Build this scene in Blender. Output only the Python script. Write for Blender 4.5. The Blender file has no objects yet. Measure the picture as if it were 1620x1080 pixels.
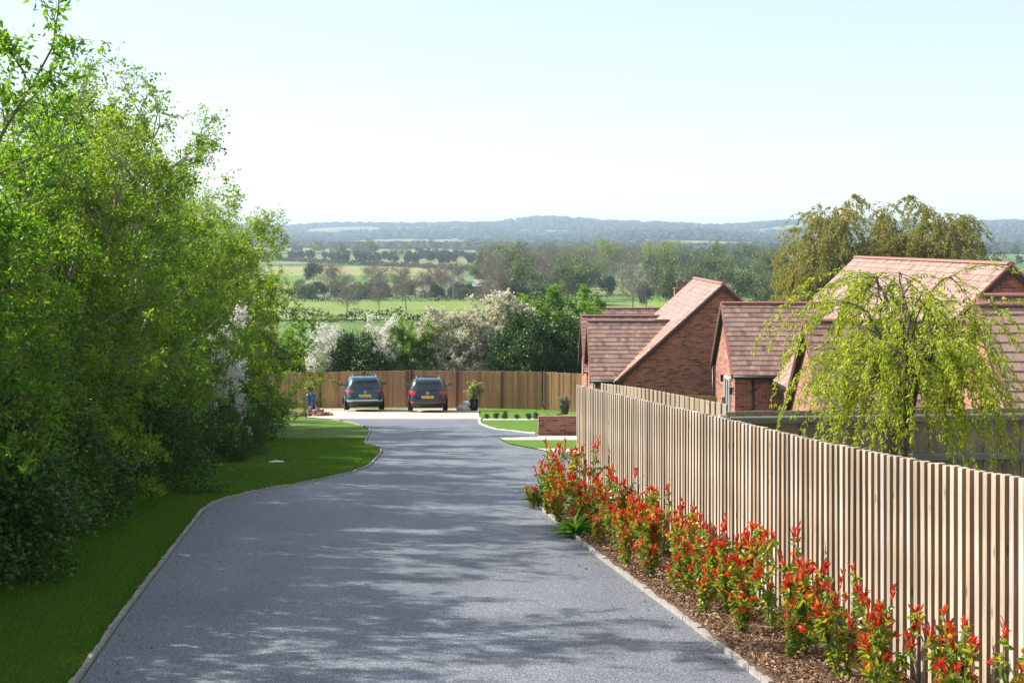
import bpy, math, random
import numpy as np
from mathutils import Vector, Matrix

# ------------------------------------------------------------------ camera, sky, sun, exposure
sc = bpy.context.scene
col = sc.collection
CAMZ = 2.4
HOR = 383.0          # horizon row in the 1620x1080 photograph
F = 2250.0           # focal length in photograph pixels (50 mm on 36 mm)
cam = bpy.data.cameras.new("camera"); camo = bpy.data.objects.new("camera", cam); col.objects.link(camo)
camo.location = (0, 0, CAMZ); camo.rotation_euler = (math.radians(90), 0, 0)
cam.sensor_width = 36; cam.lens = 50
cam.shift_y = -(540 - HOR) / 1620.0
cam.clip_start = 0.2; cam.clip_end = 40000
sc.camera = camo
SUN_EL = math.radians(37)
SX, SY = -0.935, 0.355                       # horizontal direction towards the sun
world = bpy.data.worlds.new("World"); sc.world = world; world.use_nodes = True
wn = world.node_tree
sky = wn.nodes.new("ShaderNodeTexSky"); sky.sky_type = 'NISHITA'; sky.sun_disc = False
sky.sun_elevation = SUN_EL; sky.sun_rotation = math.atan2(SX, SY)
sky.air_density = 1.0; sky.dust_density = 0.15; sky.ozone_density = 1.5; sky.altitude = 60
bg = wn.nodes["Background"]; bg.inputs[1].default_value = 0.05
wn.links.new(sky.outputs[0], bg.inputs[0])
veil = wn.nodes.new("ShaderNodeBackground"); veil.inputs[0].default_value = (.90, .95, 1.0, 1); veil.inputs[1].default_value = 0.23   # even thin high haze over the whole dome
ad = wn.nodes.new("ShaderNodeAddShader"); wn.links.new(bg.outputs[0], ad.inputs[0]); wn.links.new(veil.outputs[0], ad.inputs[1])
wn.links.new(ad.outputs[0], wn.nodes["World Output"].inputs[0])
sl = bpy.data.lights.new("sun", 'SUN'); slo = bpy.data.objects.new("sun", sl); col.objects.link(slo)
sl.energy = 4.6; sl.angle = math.radians(0.6); sl.color = (1.0, 0.945, 0.86)
sdir = Vector((SX * math.cos(SUN_EL), SY * math.cos(SUN_EL), math.sin(SUN_EL)))
slo.rotation_euler = sdir.to_track_quat('Z', 'Y').to_euler(); slo.location = (-40, 20, 60)
vs = sc.view_settings; vs.view_transform = 'Standard'; vs.look = 'None'; vs.gamma = 1.0
vs.exposure = 1.15; vs.use_curve_mapping = False
sc.render.engine = 'CYCLES'
sc.cycles.max_bounces = 8; sc.cycles.diffuse_bounces = 6; sc.cycles.transparent_max_bounces = 4; sc.cycles.volume_bounces = 0
sc.cycles.use_denoising = True

HAZE = 1.75e-4
# ------------------------------------------------------------------ helpers
rng = np.random.default_rng(7)
ORD = ["first", "second", "third", "fourth", "fifth", "sixth", "seventh", "eighth", "ninth", "tenth", "eleventh",
       "twelfth", "thirteenth", "fourteenth", "fifteenth", "sixteenth", "seventeenth", "eighteenth", "nineteenth"]
TENS = {20: ("twentieth", "twenty"), 30: ("thirtieth", "thirty"), 40: ("fortieth", "forty"), 50: ("fiftieth", "fifty"), 60: ("sixtieth", "sixty"), 70: ("seventieth", "seventy")}
def ordn(i):
    n = i + 1
    if n < 20: return ORD[n - 1]
    t = n // 10 * 10
    return TENS[t][0] if n == t else TENS[t][1] + "-" + ORD[n - t - 1]

def link(o, parent=None):
    col.objects.link(o)
    if parent is not None: o.parent = parent
    return o
def props(o, label=None, cat=None, group=None, kind=None):
    if label: o["label"] = label
    if cat: o["category"] = cat
    if group: o["group"] = group
    if kind: o["kind"] = kind
    return o
def empty(name, label, cat, loc=(0, 0, 0), rz=0.0, group=None):
    o = bpy.data.objects.new(name, None); o.empty_display_size = 0.1
    o.location = loc; o.rotation_euler = (0, 0, rz)
    return props(link(o), label, cat, group)
def copy_tree(o, parent=None):
    c = o.copy(); link(c, parent)
    for ch in list(o.children): copy_tree(ch, c)
    return c

class MB:
    """collects verts / faces and builds ONE mesh object"""
    def __init__(self): self.v = []; self.f = []; self.sm = []
    def add(self, vs_, fs_, smooth=False):
        b = len(self.v); self.v += [tuple(p) for p in vs_]
        self.f += [tuple(i + b for i in f) for f in fs_]; self.sm += [smooth] * len(fs_)
        return self
    def box(self, c, s, m=None, rz=0.0, bev=0.0):
        x, y, z = s[0] / 2, s[1] / 2, s[2] / 2
        vs_ = [(-x, -y, -z), (x, -y, -z), (x, y, -z), (-x, y, -z), (-x, -y, z), (x, -y, z), (x, y, z), (-x, y, z)]
        if bev:
            k = bev
            vs_ = vs_[:4] + [(-x, -y, z - k), (x, -y, z - k), (x, y, z - k), (-x, y, z - k)] + [(-x + k, -y + k, z), (x - k, -y + k, z), (x - k, y - k, z), (-x + k, y - k, z)]
            fs_ = [(3, 2, 1, 0), (0, 1, 5, 4), (1, 2, 6, 5), (2, 3, 7, 6), (3, 0, 4, 7), (4, 5, 9, 8), (5, 6, 10, 9), (6, 7, 11, 10), (7, 4, 8, 11), (8, 9, 10, 11)]
        else:
            fs_ = [(3, 2, 1, 0), (4, 5, 6, 7), (0, 1, 5, 4), (1, 2, 6, 5), (2, 3, 7, 6), (3, 0, 4, 7)]
        R = Matrix.Rotation(rz, 3, 'Z') if m is None else m
        return self.add([R @ Vector(p) + Vector(c) for p in vs_], fs_)
    def tube(self, pts, rad, k=6, cap=True):
        pts = [Vector(p) for p in pts]; n = len(pts)
        if not hasattr(rad, '__len__'): rad = [rad] * n
        vs_ = []; ref = Vector((0.31, 0.57, 0.76))
        for i in range(n):
            t = (pts[min(i + 1, n - 1)] - pts[max(i - 1, 0)])
            t = t.normalized() if t.length > 1e-9 else Vector((0, 0, 1))
            a = t.cross(ref)
            if a.length < 0.05: a = t.cross(Vector((1, 0, 0)))
            a.normalize(); b = t.cross(a)
            for j in range(k):
                w = 2 * math.pi * j / k
                vs_.append(pts[i] + (a * math.cos(w) + b * math.sin(w)) * rad[i])
        fs_ = [(i * k + j, i * k + (j + 1) % k, (i + 1) * k + (j + 1) % k, (i + 1) * k + j) for i in range(n - 1) for j in range(k)]
        if cap: fs_ += [tuple(range(k - 1, -1, -1)), tuple((n - 1) * k + j for j in range(k))]
        return self.add(vs_, fs_, True)
    def lathe(self, prof, k=20, c=(0, 0, 0)):
        vs_ = [(c[0] + r * math.cos(2 * math.pi * j / k), c[1] + r * math.sin(2 * math.pi * j / k), c[2] + z) for r, z in prof for j in range(k)]
        fs_ = [(i * k + j, i * k + (j + 1) % k, (i + 1) * k + (j + 1) % k, (i + 1) * k + j) for i in range(len(prof) - 1) for j in range(k)]
        fs_ += [tuple(range(k - 1, -1, -1)), tuple((len(prof) - 1) * k + j for j in range(k))]
        return self.add(vs_, fs_, True)
    def mesh(self, name, m=None):
        me = bpy.data.meshes.new(name); me.from_pydata(self.v, [], self.f)
        me.polygons.foreach_set("use_smooth", self.sm); me.update()
        if m: me.materials.append(m)
        return me
    def build(self, name, m, parent=None, loc=None):
        o = bpy.data.objects.new(name, self.mesh(name, m))
        if loc: o.location = loc
        return link(o, parent)

def np_mesh(name, V, Fq, m, smooth=False):
    """mesh from numpy verts (n,3) and faces (m,k)"""
    me = bpy.data.meshes.new(name); k = Fq.shape[1]
    me.vertices.add(len(V)); me.vertices.foreach_set("co", V.astype(np.float32).ravel())
    me.loops.add(Fq.size); me.loops.foreach_set("vertex_index", Fq.astype(np.int32).ravel())
    me.polygons.add(len(Fq)); me.polygons.foreach_set("loop_start", np.arange(0, Fq.size, k, dtype=np.int32))
    me.polygons.foreach_set("loop_total", np.full(len(Fq), k, dtype=np.int32))
    me.polygons.foreach_set("use_smooth", np.full(len(Fq), smooth)); me.update(calc_edges=True)
    if m: me.materials.append(m)
    return me
def mobj(name, me, parent=None, loc=None):
    o = bpy.data.objects.new(name, me)
    if loc is not None: o.location = loc
    return link(o, parent)

# ------------------------------------------------------------------ materials
def newmat(name):
    m = bpy.data.materials.new(name); m.use_nodes = True
    return m, m.node_tree, m.node_tree.nodes["Principled BSDF"]
def ramp(nt, fac, stops):
    r = nt.nodes.new("ShaderNodeValToRGB"); e = r.color_ramp.elements
    while len(e) < len(stops): e.new(0.5)
    for el, (p, c) in zip(e, stops): el.position = p; el.color = (c[0], c[1], c[2], 1)
    nt.links.new(fac, r.inputs[0]); return r.outputs[0]
def tc(nt, kind="Object"): return nt.nodes.new("ShaderNodeTexCoord").outputs[kind]
def pos(nt): return nt.nodes.new("ShaderNodeNewGeometry").outputs["Position"]
def noise(nt, vec, scale, detail=4, rough=0.55):
    n = nt.nodes.new("ShaderNodeTexNoise"); n.inputs["Scale"].default_value = scale
    n.inputs["Detail"].default_value = detail; n.inputs["Roughness"].default_value = rough
    nt.links.new(vec, n.inputs["Vector"]); return n.outputs["Fac"]
def mapping(nt, vec, scale=(1, 1, 1), rot=(0, 0, 0)):
    n = nt.nodes.new("ShaderNodeMapping"); n.inputs["Scale"].default_value = scale; n.inputs["Rotation"].default_value = rot
    nt.links.new(vec, n.inputs[0]); return n.outputs[0]
def mixc(nt, fac, a, b, mode='MIX'):
    n = nt.nodes.new("ShaderNodeMix"); n.data_type = 'RGBA'; n.blend_type = mode
    for sock, val in ((n.inputs[0], fac), (n.inputs[6], a), (n.inputs[7], b)):
        if hasattr(val, 'is_linked'): nt.links.new(val, sock)
        elif hasattr(val, '__len__'): sock.default_value = (val[0], val[1], val[2], 1)
        else: sock.default_value = val
    return n.outputs[2]
def bump(nt, b, height, strength, dist):
    n = nt.nodes.new("ShaderNodeBump"); n.inputs["Strength"].default_value = strength; n.inputs["Distance"].default_value = dist
    nt.links.new(height, n.inputs["Height"]); nt.links.new(n.outputs[0], b.inputs["Normal"])
def island(nt): return nt.nodes.new("ShaderNodeNewGeometry").outputs["Random Per Island"]
def objrand(nt): return nt.nodes.new("ShaderNodeObjectInfo").outputs["Random"]

def plain(name, c, rough=0.5, metal=0.0, var=0.12, scale=6.0, coat=0.0, spec=0.5):
    m, nt, b = newmat(name)
    f = noise(nt, tc(nt), scale)
    nt.links.new(ramp(nt, f, [(0.25, [x * (1 - var) for x in c]), (0.75, [min(1, x * (1 + var)) for x in c])]), b.inputs["Base Color"])
    b.inputs["Roughness"].default_value = rough; b.inputs["Metallic"].default_value = metal
    b.inputs["Coat Weight"].default_value = coat; b.inputs["Specular IOR Level"].default_value = spec
    return m
def leafmat(name, stops, trans=0.4, rough=0.45, tint=None, spec=0.4):
    m, nt, b = newmat(name)
    cc = ramp(nt, island(nt), stops)
    nt.links.new(cc, b.inputs["Base Color"]); b.inputs["Roughness"].default_value = rough
    b.inputs["Specular IOR Level"].default_value = spec
    if trans > 0:
        t = nt.nodes.new("ShaderNodeBsdfTranslucent")
        tcol = mixc(nt, 1.0, cc, tint or (1.9, 1.75, 0.8), 'MULTIPLY')
        nt.links.new(tcol, t.inputs[0])
        mx = nt.nodes.new("ShaderNodeMixShader"); mx.inputs[0].default_value = trans
        nt.links.new(b.outputs[0], mx.inputs[1]); nt.links.new(t.outputs[0], mx.inputs[2])
        nt.links.new(mx.outputs[0], nt.nodes["Material Output"].inputs[0])
    return m
def woodmat(name, stops, rough=0.75, grain=(60, 60, 3), bs=0.25, mix=0.55):
    m, nt, b = newmat(name)
    g = noise(nt, mapping(nt, tc(nt), grain), 1.0, 5, 0.6)
    base = ramp(nt, objrand(nt), stops)
    blotch = noise(nt, mapping(nt, pos(nt), (7, 7, 1.6)), 1.0, 3)
    c1 = mixc(nt, mix, base, ramp(nt, g, [(0.3, (0.45, 0.42, 0.4)), (0.62, (1, 1, 1))]), 'MULTIPLY')
    c2 = mixc(nt, 0.5, c1, ramp(nt, blotch, [(0.3, (0.62, 0.6, 0.58)), (0.65, (1.0, 1.0, 1.0))]), 'MULTIPLY')
    nt.links.new(c2, b.inputs["Base Color"]); b.inputs["Roughness"].default_value = rough
    vo = nt.nodes.new("ShaderNodeTexVoronoi"); vo.inputs["Scale"].default_value = 1.0; nt.links.new(mapping(nt, pos(nt), (9, 9, 2.6)), vo.inputs["Vector"])
    kn = ramp(nt, vo.outputs["Distance"], [(.05, (.32, .24, .18)), (.13, (1, 1, 1))])
    c3 = mixc(nt, .8, c2, kn, 'MULTIPLY'); nt.links.new(c3, b.inputs["Base Color"])
    bump(nt, b, g, bs, 0.004)
    return m
def brickmat(name, sc_=1.0, dark=1.0):
    m, nt, b = newmat(name)
    # box-mapped: x or y along the wall, z up
    gx = nt.nodes.new("ShaderNodeSeparateXYZ"); nt.links.new(pos(nt), gx.inputs[0])
    gn = nt.nodes.new("ShaderNodeSeparateXYZ"); nt.links.new(nt.nodes.new("ShaderNodeNewGeometry").outputs["True Normal"], gn.inputs[0])
    ab = nt.nodes.new("ShaderNodeMath"); ab.operation = 'ABSOLUTE'; nt.links.new(gn.outputs[0], ab.inputs[0])
    gt = nt.nodes.new("ShaderNodeMath"); gt.operation = 'GREATER_THAN'; gt.inputs[1].default_value = 0.7; nt.links.new(ab.outputs[0], gt.inputs[0])
    mu = nt.nodes.new("ShaderNodeMix"); nt.links.new(gt.outputs[0], mu.inputs[0]); nt.links.new(gx.outputs[0], mu.inputs[2]); nt.links.new(gx.outputs[1], mu.inputs[3])
    cb = nt.nodes.new("ShaderNodeCombineXYZ"); nt.links.new(mu.outputs[0], cb.inputs[0]); nt.links.new(gx.outputs[2], cb.inputs[1])
    br = nt.nodes.new("ShaderNodeTexBrick"); nt.links.new(cb.outputs[0], br.inputs["Vector"])
    br.inputs["Scale"].default_value = 1.0; br.inputs["Brick Width"].default_value = 0.225; br.inputs["Row Height"].default_value = 0.075
    br.inputs["Mortar Size"].default_value = 0.006; br.inputs["Bias"].default_value = 0.0
    br.inputs["Color1"].default_value = (0, 0, 0, 1); br.inputs["Color2"].default_value = (1, 1, 1, 1); br.inputs["Mortar"].default_value = (0.5, 0.5, 0.5, 1)
    d = dark
    cc = ramp(nt, br.outputs["Color"], [(0.0, (.10 * d, .05 * d, .045 * d)), (0.25, (.25 * d, .085 * d, .055 * d)), (0.6, (.36 * d, .125 * d, .075 * d)), (0.85, (.42 * d, .17 * d, .10 * d)), (1.0, (.19 * d, .085 * d, .075 * d))])
    cm = mixc(nt, br.outputs["Fac"], cc, (.34 * d, .29 * d, .25 * d))
    big = noise(nt, pos(nt), 0.9, 3)
    c2 = mixc(nt, 0.6, cm, ramp(nt, big, [(0.3, (.72, .70, .70)), (0.7, (1.05, 1.0, 1.0))]), 'MULTIPLY')
    nt.links.new(c2, b.inputs["Base Color"]); b.inputs["Roughness"].default_value = 0.85
    inv = nt.nodes.new("ShaderNodeMath"); inv.operation = 'SUBTRACT'; inv.inputs[0].default_value = 1; nt.links.new(br.outputs["Fac"], inv.inputs[1])
    bump(nt, b, inv.outputs[0], 0.6, 0.008)
    return m

def asphalt_mat():
    m, nt, b = newmat("asphalt")
    p = pos(nt)
    sp = noise(nt, p, 70, 3, 0.75); sp2 = noise(nt, p, 38, 2, 0.5); big = noise(nt, p, 0.35, 4)
    seam = noise(nt, mapping(nt, p, (1.3, 0.04, 1), (0, 0, -.1)), 1.0, 3); stain = noise(nt, p, 1.7, 5, .7)
    c = ramp(nt, sp, [(0.36, (.032, .036, .045)), (0.5, (.115, .125, .145)), (0.64, (.32, .33, .355))])
    c = mixc(nt, 0.35, c, ramp(nt, sp2, [(0.3, (.5, .5, .52)), (0.7, (1.35, 1.35, 1.35))]), 'MULTIPLY')
    c = mixc(nt, 0.6, c, ramp(nt, big, [(0.3, (.74, .75, .77)), (0.5, (1, 1, 1)), (0.7, (1.16, 1.14, 1.12))]), 'MULTIPLY')
    c = mixc(nt, 0.6, c, ramp(nt, seam, [(0.35, (.80, .80, .82)), (0.5, (1, 1, 1)), (0.62, (1.14, 1.13, 1.12))]), 'MULTIPLY')
    c = mixc(nt, .7, c, ramp(nt, stain, [(.27, (.62, .62, .63)), (.38, (1, 1, 1)), (.62, (1, 1, 1)), (.75, (1.2, 1.18, 1.14))]), 'MULTIPLY')
    nt.links.new(c, b.inputs["Base Color"]); b.inputs["Roughness"].default_value = 0.62
    bump(nt, b, sp, 0.6, 0.006)
    return m
def grass_mat(name, a, c, scale=1.0):
    m, nt, b = newmat(name); p = pos(nt)
    n1 = noise(nt, p, 55 * scale, 3, 0.7); n2 = noise(nt, p, 1.1 * scale, 4); n3 = noise(nt, mapping(nt, p, (1, .35, 1)), 6 * scale, 3)
    cc = mixc(nt, ramp(nt, n2, [(0.3, (0, 0, 0)), (0.7, (1, 1, 1))]), a, c)
    cc = mixc(nt, 0.7, cc, ramp(nt, n1, [(0.28, (.45, .48, .4)), (0.7, (1.3, 1.25, 1.2))]), 'MULTIPLY')
    cc = mixc(nt, 0.4, cc, ramp(nt, n3, [(0.3, (.7, .72, .7)), (0.7, (1.15, 1.12, 1.1))]), 'MULTIPLY')
    nt.links.new(cc, b.inputs["Base Color"]); b.inputs["Roughness"].default_value = 0.8
    b.inputs["Specular IOR Level"].default_value = 0.15
    bump(nt, b, n1, 0.9, 0.03)
    return m
def speck_mat(name, a, c, sc_=60, rough=.8, bd=.01):
    m, nt, b = newmat(name); p = pos(nt)
    n1 = noise(nt, p, sc_, 3, 0.7); n2 = noise(nt, p, .8, 3)
    cc = ramp(nt, n1, [(0.3, a), (0.7, c)])
    cc = mixc(nt, 0.5, cc, ramp(nt, n2, [(0.3, (.8, .8, .8)), (0.7, (1.1, 1.1, 1.1))]), 'MULTIPLY')
    nt.links.new(cc, b.inputs["Base Color"]); b.inputs["Roughness"].default_value = rough
    bump(nt, b, n1, 0.5, bd); return m
def island_mat(name, stops, rough=0.7, spec=.4, nscale=9):
    m, nt, b = newmat(name)
    cc = ramp(nt, island(nt), stops)
    cc = mixc(nt, .5, cc, ramp(nt, noise(nt, pos(nt), nscale, 4), [(.3, (.7, .7, .7)), (.7, (1.15, 1.15, 1.15))]), 'MULTIPLY')
    nt.links.new(cc, b.inputs["Base Color"]); b.inputs["Roughness"].default_value = rough; b.inputs["Specular IOR Level"].default_value = spec
    return m
def terrain_mat():
    m, nt, b = newmat("terrain"); p = pos(nt)
    wob = nt.nodes.new("ShaderNodeTexVoronoi"); wob.inputs["Scale"].default_value = 1.0
    nt.links.new(mapping(nt, p, (1 / 420, 1 / 300, 0), (0, 0, .5)), wob.inputs["Vector"])
    sx = nt.nodes.new("ShaderNodeSeparateXYZ"); nt.links.new(wob.outputs["Color"], sx.inputs[0])
    cc = ramp(nt, sx.outputs[0], [(0, (.07, .12, .03)), (.3, (.12, .19, .045)), (.5, (.15, .22, .06)), (.7, (.21, .21, .085)), (.85, (.09, .14, .04)), (1, (.16, .2, .06))])
    cc = mixc(nt, .6, cc, ramp(nt, noise(nt, p, .02, 5), [(.3, (.75, .75, .75)), (.7, (1.15, 1.15, 1.15))]), 'MULTIPLY')
    nt.links.new(cc, b.inputs["Base Color"]); b.inputs["Roughness"].default_value = .95; b.inputs["Specular IOR Level"].default_value = .1
    return m

M = {}
M['asphalt'] = asphalt_mat()
M['lawn'] = grass_mat('lawn', (.095, .185, .022), (.15, .25, .032))
M['lawn_new'] = grass_mat('lawn_new', (.10, .21, .02), (.14, .26, .03))
M['terrain'] = terrain_mat()
M['resin'] = speck_mat('resin', (.42, .34, .27), (.62, .52, .43), 70)
M['pale_stone'] = speck_mat('pale_stone', (.45, .41, .36), (.68, .64, .58), 40)
M['edging'] = speck_mat('edging', (.16, .145, .12), (.42, .39, .34), 30)
M['soil'] = speck_mat('soil', (.06, .034, .02), (.19, .11, .06), 45, .95, .03)
M['chips'] = island_mat('chips', [(0, (.08, .04, .022)), (.4, (.20, .105, .05)), (.75, (.32, .18, .09)), (1, (.48, .32, .19))])
M['bark'] = speck_mat('bark', (.06, .048, .036), (.20, .165, .13), 22, .9, .02)
M['twig'] = plain('twig', (.16, .12, .085), .8)
M['pale_twig'] = plain('pale_twig', (.26, .22, .18), .8)
M['brick'] = brickmat('brick', 1, 1.08)
M['tile'] = island_mat('tile', [(0, (.19, .11, .085)), (.3, (.31, .19, .145)), (.7, (.40, .255, .195)), (1, (.26, .14, .11))], .5, .5, 5)
M['ridge_tile'] = island_mat('ridge_tile', [(0, (.26, .115, .085)), (1, (.36, .16, .12))], .5, .45)
M['dark_trim'] = plain('dark_trim', (.035, .022, .017), .55)
M['black_plastic'] = plain('black_plastic', (.012, .012, .013), .4)
M['white_frame'] = plain('white_frame', (.78, .78, .76), .35, var=.03)
M['lead'] = plain('lead', (.16, .17, .19), .5, var=.2)
M['slat'] = woodmat('slat', [(0, (.30, .245, .185)), (.3, (.43, .355, .265)), (.5, (.50, .405, .295)), (.7, (.45, .41, .36)), (.88, (.60, .53, .43)), (1, (.42, .295, .18))], mix=.65)
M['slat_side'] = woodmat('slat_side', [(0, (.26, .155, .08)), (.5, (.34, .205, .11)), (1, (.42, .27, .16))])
M['brown_board'] = woodmat('brown_board', [(0, (.38, .20, .09)), (.4, (.50, .275, .125)), (.75, (.58, .34, .165)), (1, (.42, .225, .105))])
M['olive_board'] = woodmat('olive_board', [(0, (.27, .21, .14)), (.4, (.34, .28, .19)), (.75, (.40, .33, .225)), (1, (.30, .26, .19))])
M['olive_rail'] = woodmat('olive_rail', [(0, (.24, .235, .18)), (1, (.31, .295, .23))], grain=(3, 60, 60))
M['post'] = woodmat('post', [(0, (.13, .08, .05)), (1, (.20, .13, .08))])
M['mirror_glass'] = plain('mirror_glass', (.03, .035, .04), .03, var=.02)

# ------------------------------------------------------------------ ground heights (h = metres below the camera)
def interp(x, xs, ys): return np.interp(x, xs, ys)
PY = [-30, 0, 22, 74, 80]; PH = [0.1, 2.39, 4.07, 8.63, 9.1]
RY = [-30, 0, 10, 16, 20, 24, 33, 40, 57, 70, 80]; RH = [0.6, 2.9, 3.4, 4.0, 5.2, 6.0, 6.9, 7.25, 7.9, 8.4, 9.1]
def fence_x(y): return 4.533 - 0.1613 * y          # line of the slatted fence
def smooth(t): t = np.clip(t, 0, 1); return t * t * (3 - 2 * t)
def near_h(x, y):
    p = interp(y, PY, PH); r = interp(y, RY, RH)
    x0 = np.where(y < 22, fence_x(y) + 0.6, 3.2)
    w = smooth((x - x0) / 4.0)
    return p * (1 - w) + r * w
TR = [0, 78, 90, 130, 200, 450, 600, 900, 1500, 2300, 2900, 3500, 4200, 5000, 5600, 7000, 12000]
TH = [8.9, 9.0, 10, 13.5, 16, 17, 16.6, 15, 12, 8, 1, -12, -37, -58, -52, -10, 0]
def hills(x, y, r):
    a = np.arctan2(x, y)
    n = 9 * np.sin(a * 17 + 1.0) + 6 * np.sin(a * 41 + r / 900.0) + 4 * np.sin(a * 83 + 2 + r / 500.0)
    bump_ = 16 * np.exp(-((a - 0.022) / 0.035) ** 2) * np.exp(-((r - 5000) / 700) ** 2)
    bump2 = 22 * np.exp(-((a - 0.225) / 0.05) ** 2) * np.exp(-((r - 4300) / 800) ** 2)
    mid = 14 * np.exp(-((a - 0.12) / 0.06) ** 2) * np.exp(-((r - 3000) / 400) ** 2)
    w = smooth((r - 1800) / 2600)
    return w * n * 0.55 + bump_ + bump2 + mid
def far_h(x, y):
    r = np.sqrt(x * x + y * y)
    return interp(r, TR, TH) - hills(x, y, r)
def G(x, y): return float(CAMZ - near_h(np.float64(x), np.float64(y)))
def FZ(x, y): return CAMZ - far_h(np.asarray(x, float), np.asarray(y, float))
def gy(py):
    """depth of a photograph row on the road plane"""
    k = (py - HOR) / F
    z = 2.39 / max(k - 0.0763, 1e-4)
    return z if z < 22 else (4.07 - 22 * 0.0877) / max(k - 0.0877, 1e-4)
def gp(px, py):
    y = gy(py); return ((px - 810) / F * y, y)

# terrain sheet out to the horizon
def build_terrain():
    ang = np.concatenate([np.radians(np.arange(-45, 45, 0.4)), np.radians(np.arange(45, 315, 3.0))])
    rr = np.concatenate([np.arange(2, 100, 4.0), 100 * 1.045 ** np.arange(0, 95)])
    A, R = np.meshgrid(ang, rr); X = R * np.sin(A); Y = R * np.cos(A)
    H = far_h(X, Y)
    near = smooth((Y + 40) / 10) * smooth((76.5 - Y) / 1.5) * smooth((48 - np.abs(X)) / 4)
    H = np.where(Y < 76.5, np.maximum(H, 0) * 0 + near_h(X, Y), H) + 0.35 * (Y < 78) + 0 * near
    H = np.where((R > 90) & (np.cos(A) < 0.2), interp(R, [90, 300, 3000, 12000], [3, 6, 10, 0]), H)
    V = np.stack([X, Y, CAMZ - H], -1).reshape(-1, 3); n = len(ang); m_ = len(rr)
    i, j = np.meshgrid(np.arange(m_ - 1), np.arange(n), indexing='ij'); j2 = (j + 1) % n
    Fq = np.stack([i * n + j, (i + 1) * n + j, (i + 1) * n + j2, i * n + j2], -1).reshape(-1, 4)
    Fq = Fq[:, ::-1]
    o = mobj("terrain", np_mesh("terrain", V, Fq, M['terrain'], True)); props(o, kind="structure")
build_terrain()

def sheet(name, y0, y1, xl, xr, lift, mat, dy=0.5, nx=10, kind="structure", hf=None, label=None):
    """strip of ground between two edge functions, following the ground"""
    ys = np.arange(y0, y1 + 1e-6, dy)
    if ys[-1] < y1 - 1e-6: ys = np.append(ys, y1)
    L = np.array([xl(y) for y in ys]); Rr = np.array([xr(y) for y in ys])
    t = np.linspace(0, 1, nx + 1)
    X = L[:, None] * (1 - t) + Rr[:, None] * t; Y = np.repeat(ys[:, None], nx + 1, 1)
    Z = CAMZ - (hf or near_h)(X, Y) + lift
    V = np.stack([X, Y, Z], -1).reshape(-1, 3); n = nx + 1
    i, j = np.meshgrid(np.arange(len(ys) - 1), np.arange(nx), indexing='ij')
    Fq = np.stack([i * n + j, i * n + j + 1, (i + 1) * n + j + 1, (i + 1) * n + j], -1).reshape(-1, 4)
    o = mobj(name, np_mesh(name, V, Fq, mat, True)); props(o, label, kind=kind); return o

# near ground (everything that is not paved is lawn / rough grass)
sheet("lawn", -20, 76.5, lambda y: -46, lambda y: 46, 0.0, M['lawn'], 0.5, 184)
# road edges, measured on the photograph and put on the ground
LP = [gp(*p) for p in [(130, 1080), (190, 990), (245, 915), (290, 855), (325, 808), (345, 796), (385, 784), (430, 775), (500, 763), (555, 751), (588, 738), (606, 716), (604, 708), (579, 702), (588, 683), (585, 678), (563, 670), (523, 663)]]
LP = [(-1.5, -8), (-2.35, 4)] + LP
RP = [gp(*p) for p in [(1200, 1080), (1100, 1000), (1000, 925), (940, 880), (890, 838), (855, 808)]]
RP = [(3.3, -8), (2.55, 4)] + RP
LPx, LPy = zip(*LP); RPx, RPy = zip(*RP)
YB = RP[-1][1]                               # far tip of the planting bed
def road_l(y): return float(np.interp(y, LPy, LPx))
R2y = [YB, YB + .25, 35.4, 35.9, 39.3, 42.7, 42.95, 45.0, 48.7, 52.7, 56.1, 58.4]
R2x = [RP[-1][0], 7.0, 7.5, .84, -.17, -.42, .8, .8, -.65, -1.17, -1.3, -1.3]
def road_r(y): return float(np.interp(y, RPy, RPx)) if y < YB else float(np.interp(y, R2y, R2x))
sheet("road", -8, 58.2, road_l, road_r, 0.022, M['asphalt'], 0.1, 8)
sheet("driveway", 58.2, 72.6, lambda y: float(np.interp(y, [58.2, 60, 66, 72.6], [-7.42, -8.6, -9.9, -10.3])), lambda y: float(np.interp(y, [58.2, 64, 72.6], [-1.3, -1.5, -1.7])), 0.018, M['resin'], 0.4, 4)
sheet("path", 41.2, 43.9, lambda y: float(np.interp(y, [41.2, 42.7, 43, 43.9], [-.22, -.42, .78, .78])), lambda y: 9.0, 0.03, M['resin'], 0.15, 8)
sheet("path", 35.5, 36.9, lambda y: float(np.interp(y, [35.5, 36.9], [1.0, .62])), lambda y: 9.0, 0.03, M['resin'], 0.2, 8)
sheet("front_lawn", 45.0, 67.0, lambda y: float(np.interp(y, R2y + [70], R2x + [-1.6])) + .06, lambda y: 3.2, 0.03, M['lawn_new'], 0.4, 6)
sheet("grass_strip", 36.9, 41.2, lambda y: float(np.interp(y, R2y, R2x)) + .10, lambda y: 9.0, 0.026, M['lawn_new'], 0.3, 6)
sheet("planting_bed", -6, YB, lambda y: road_r(y) + .05, lambda y: fence_x(y) + .3, 0.035, M['soil'], 0.3, 6)
sheet("garden_soil", 8, 34, lambda y: fence_x(y) + .35, lambda y: 20, 0.01, M['soil'], 0.5, 20)

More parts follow.
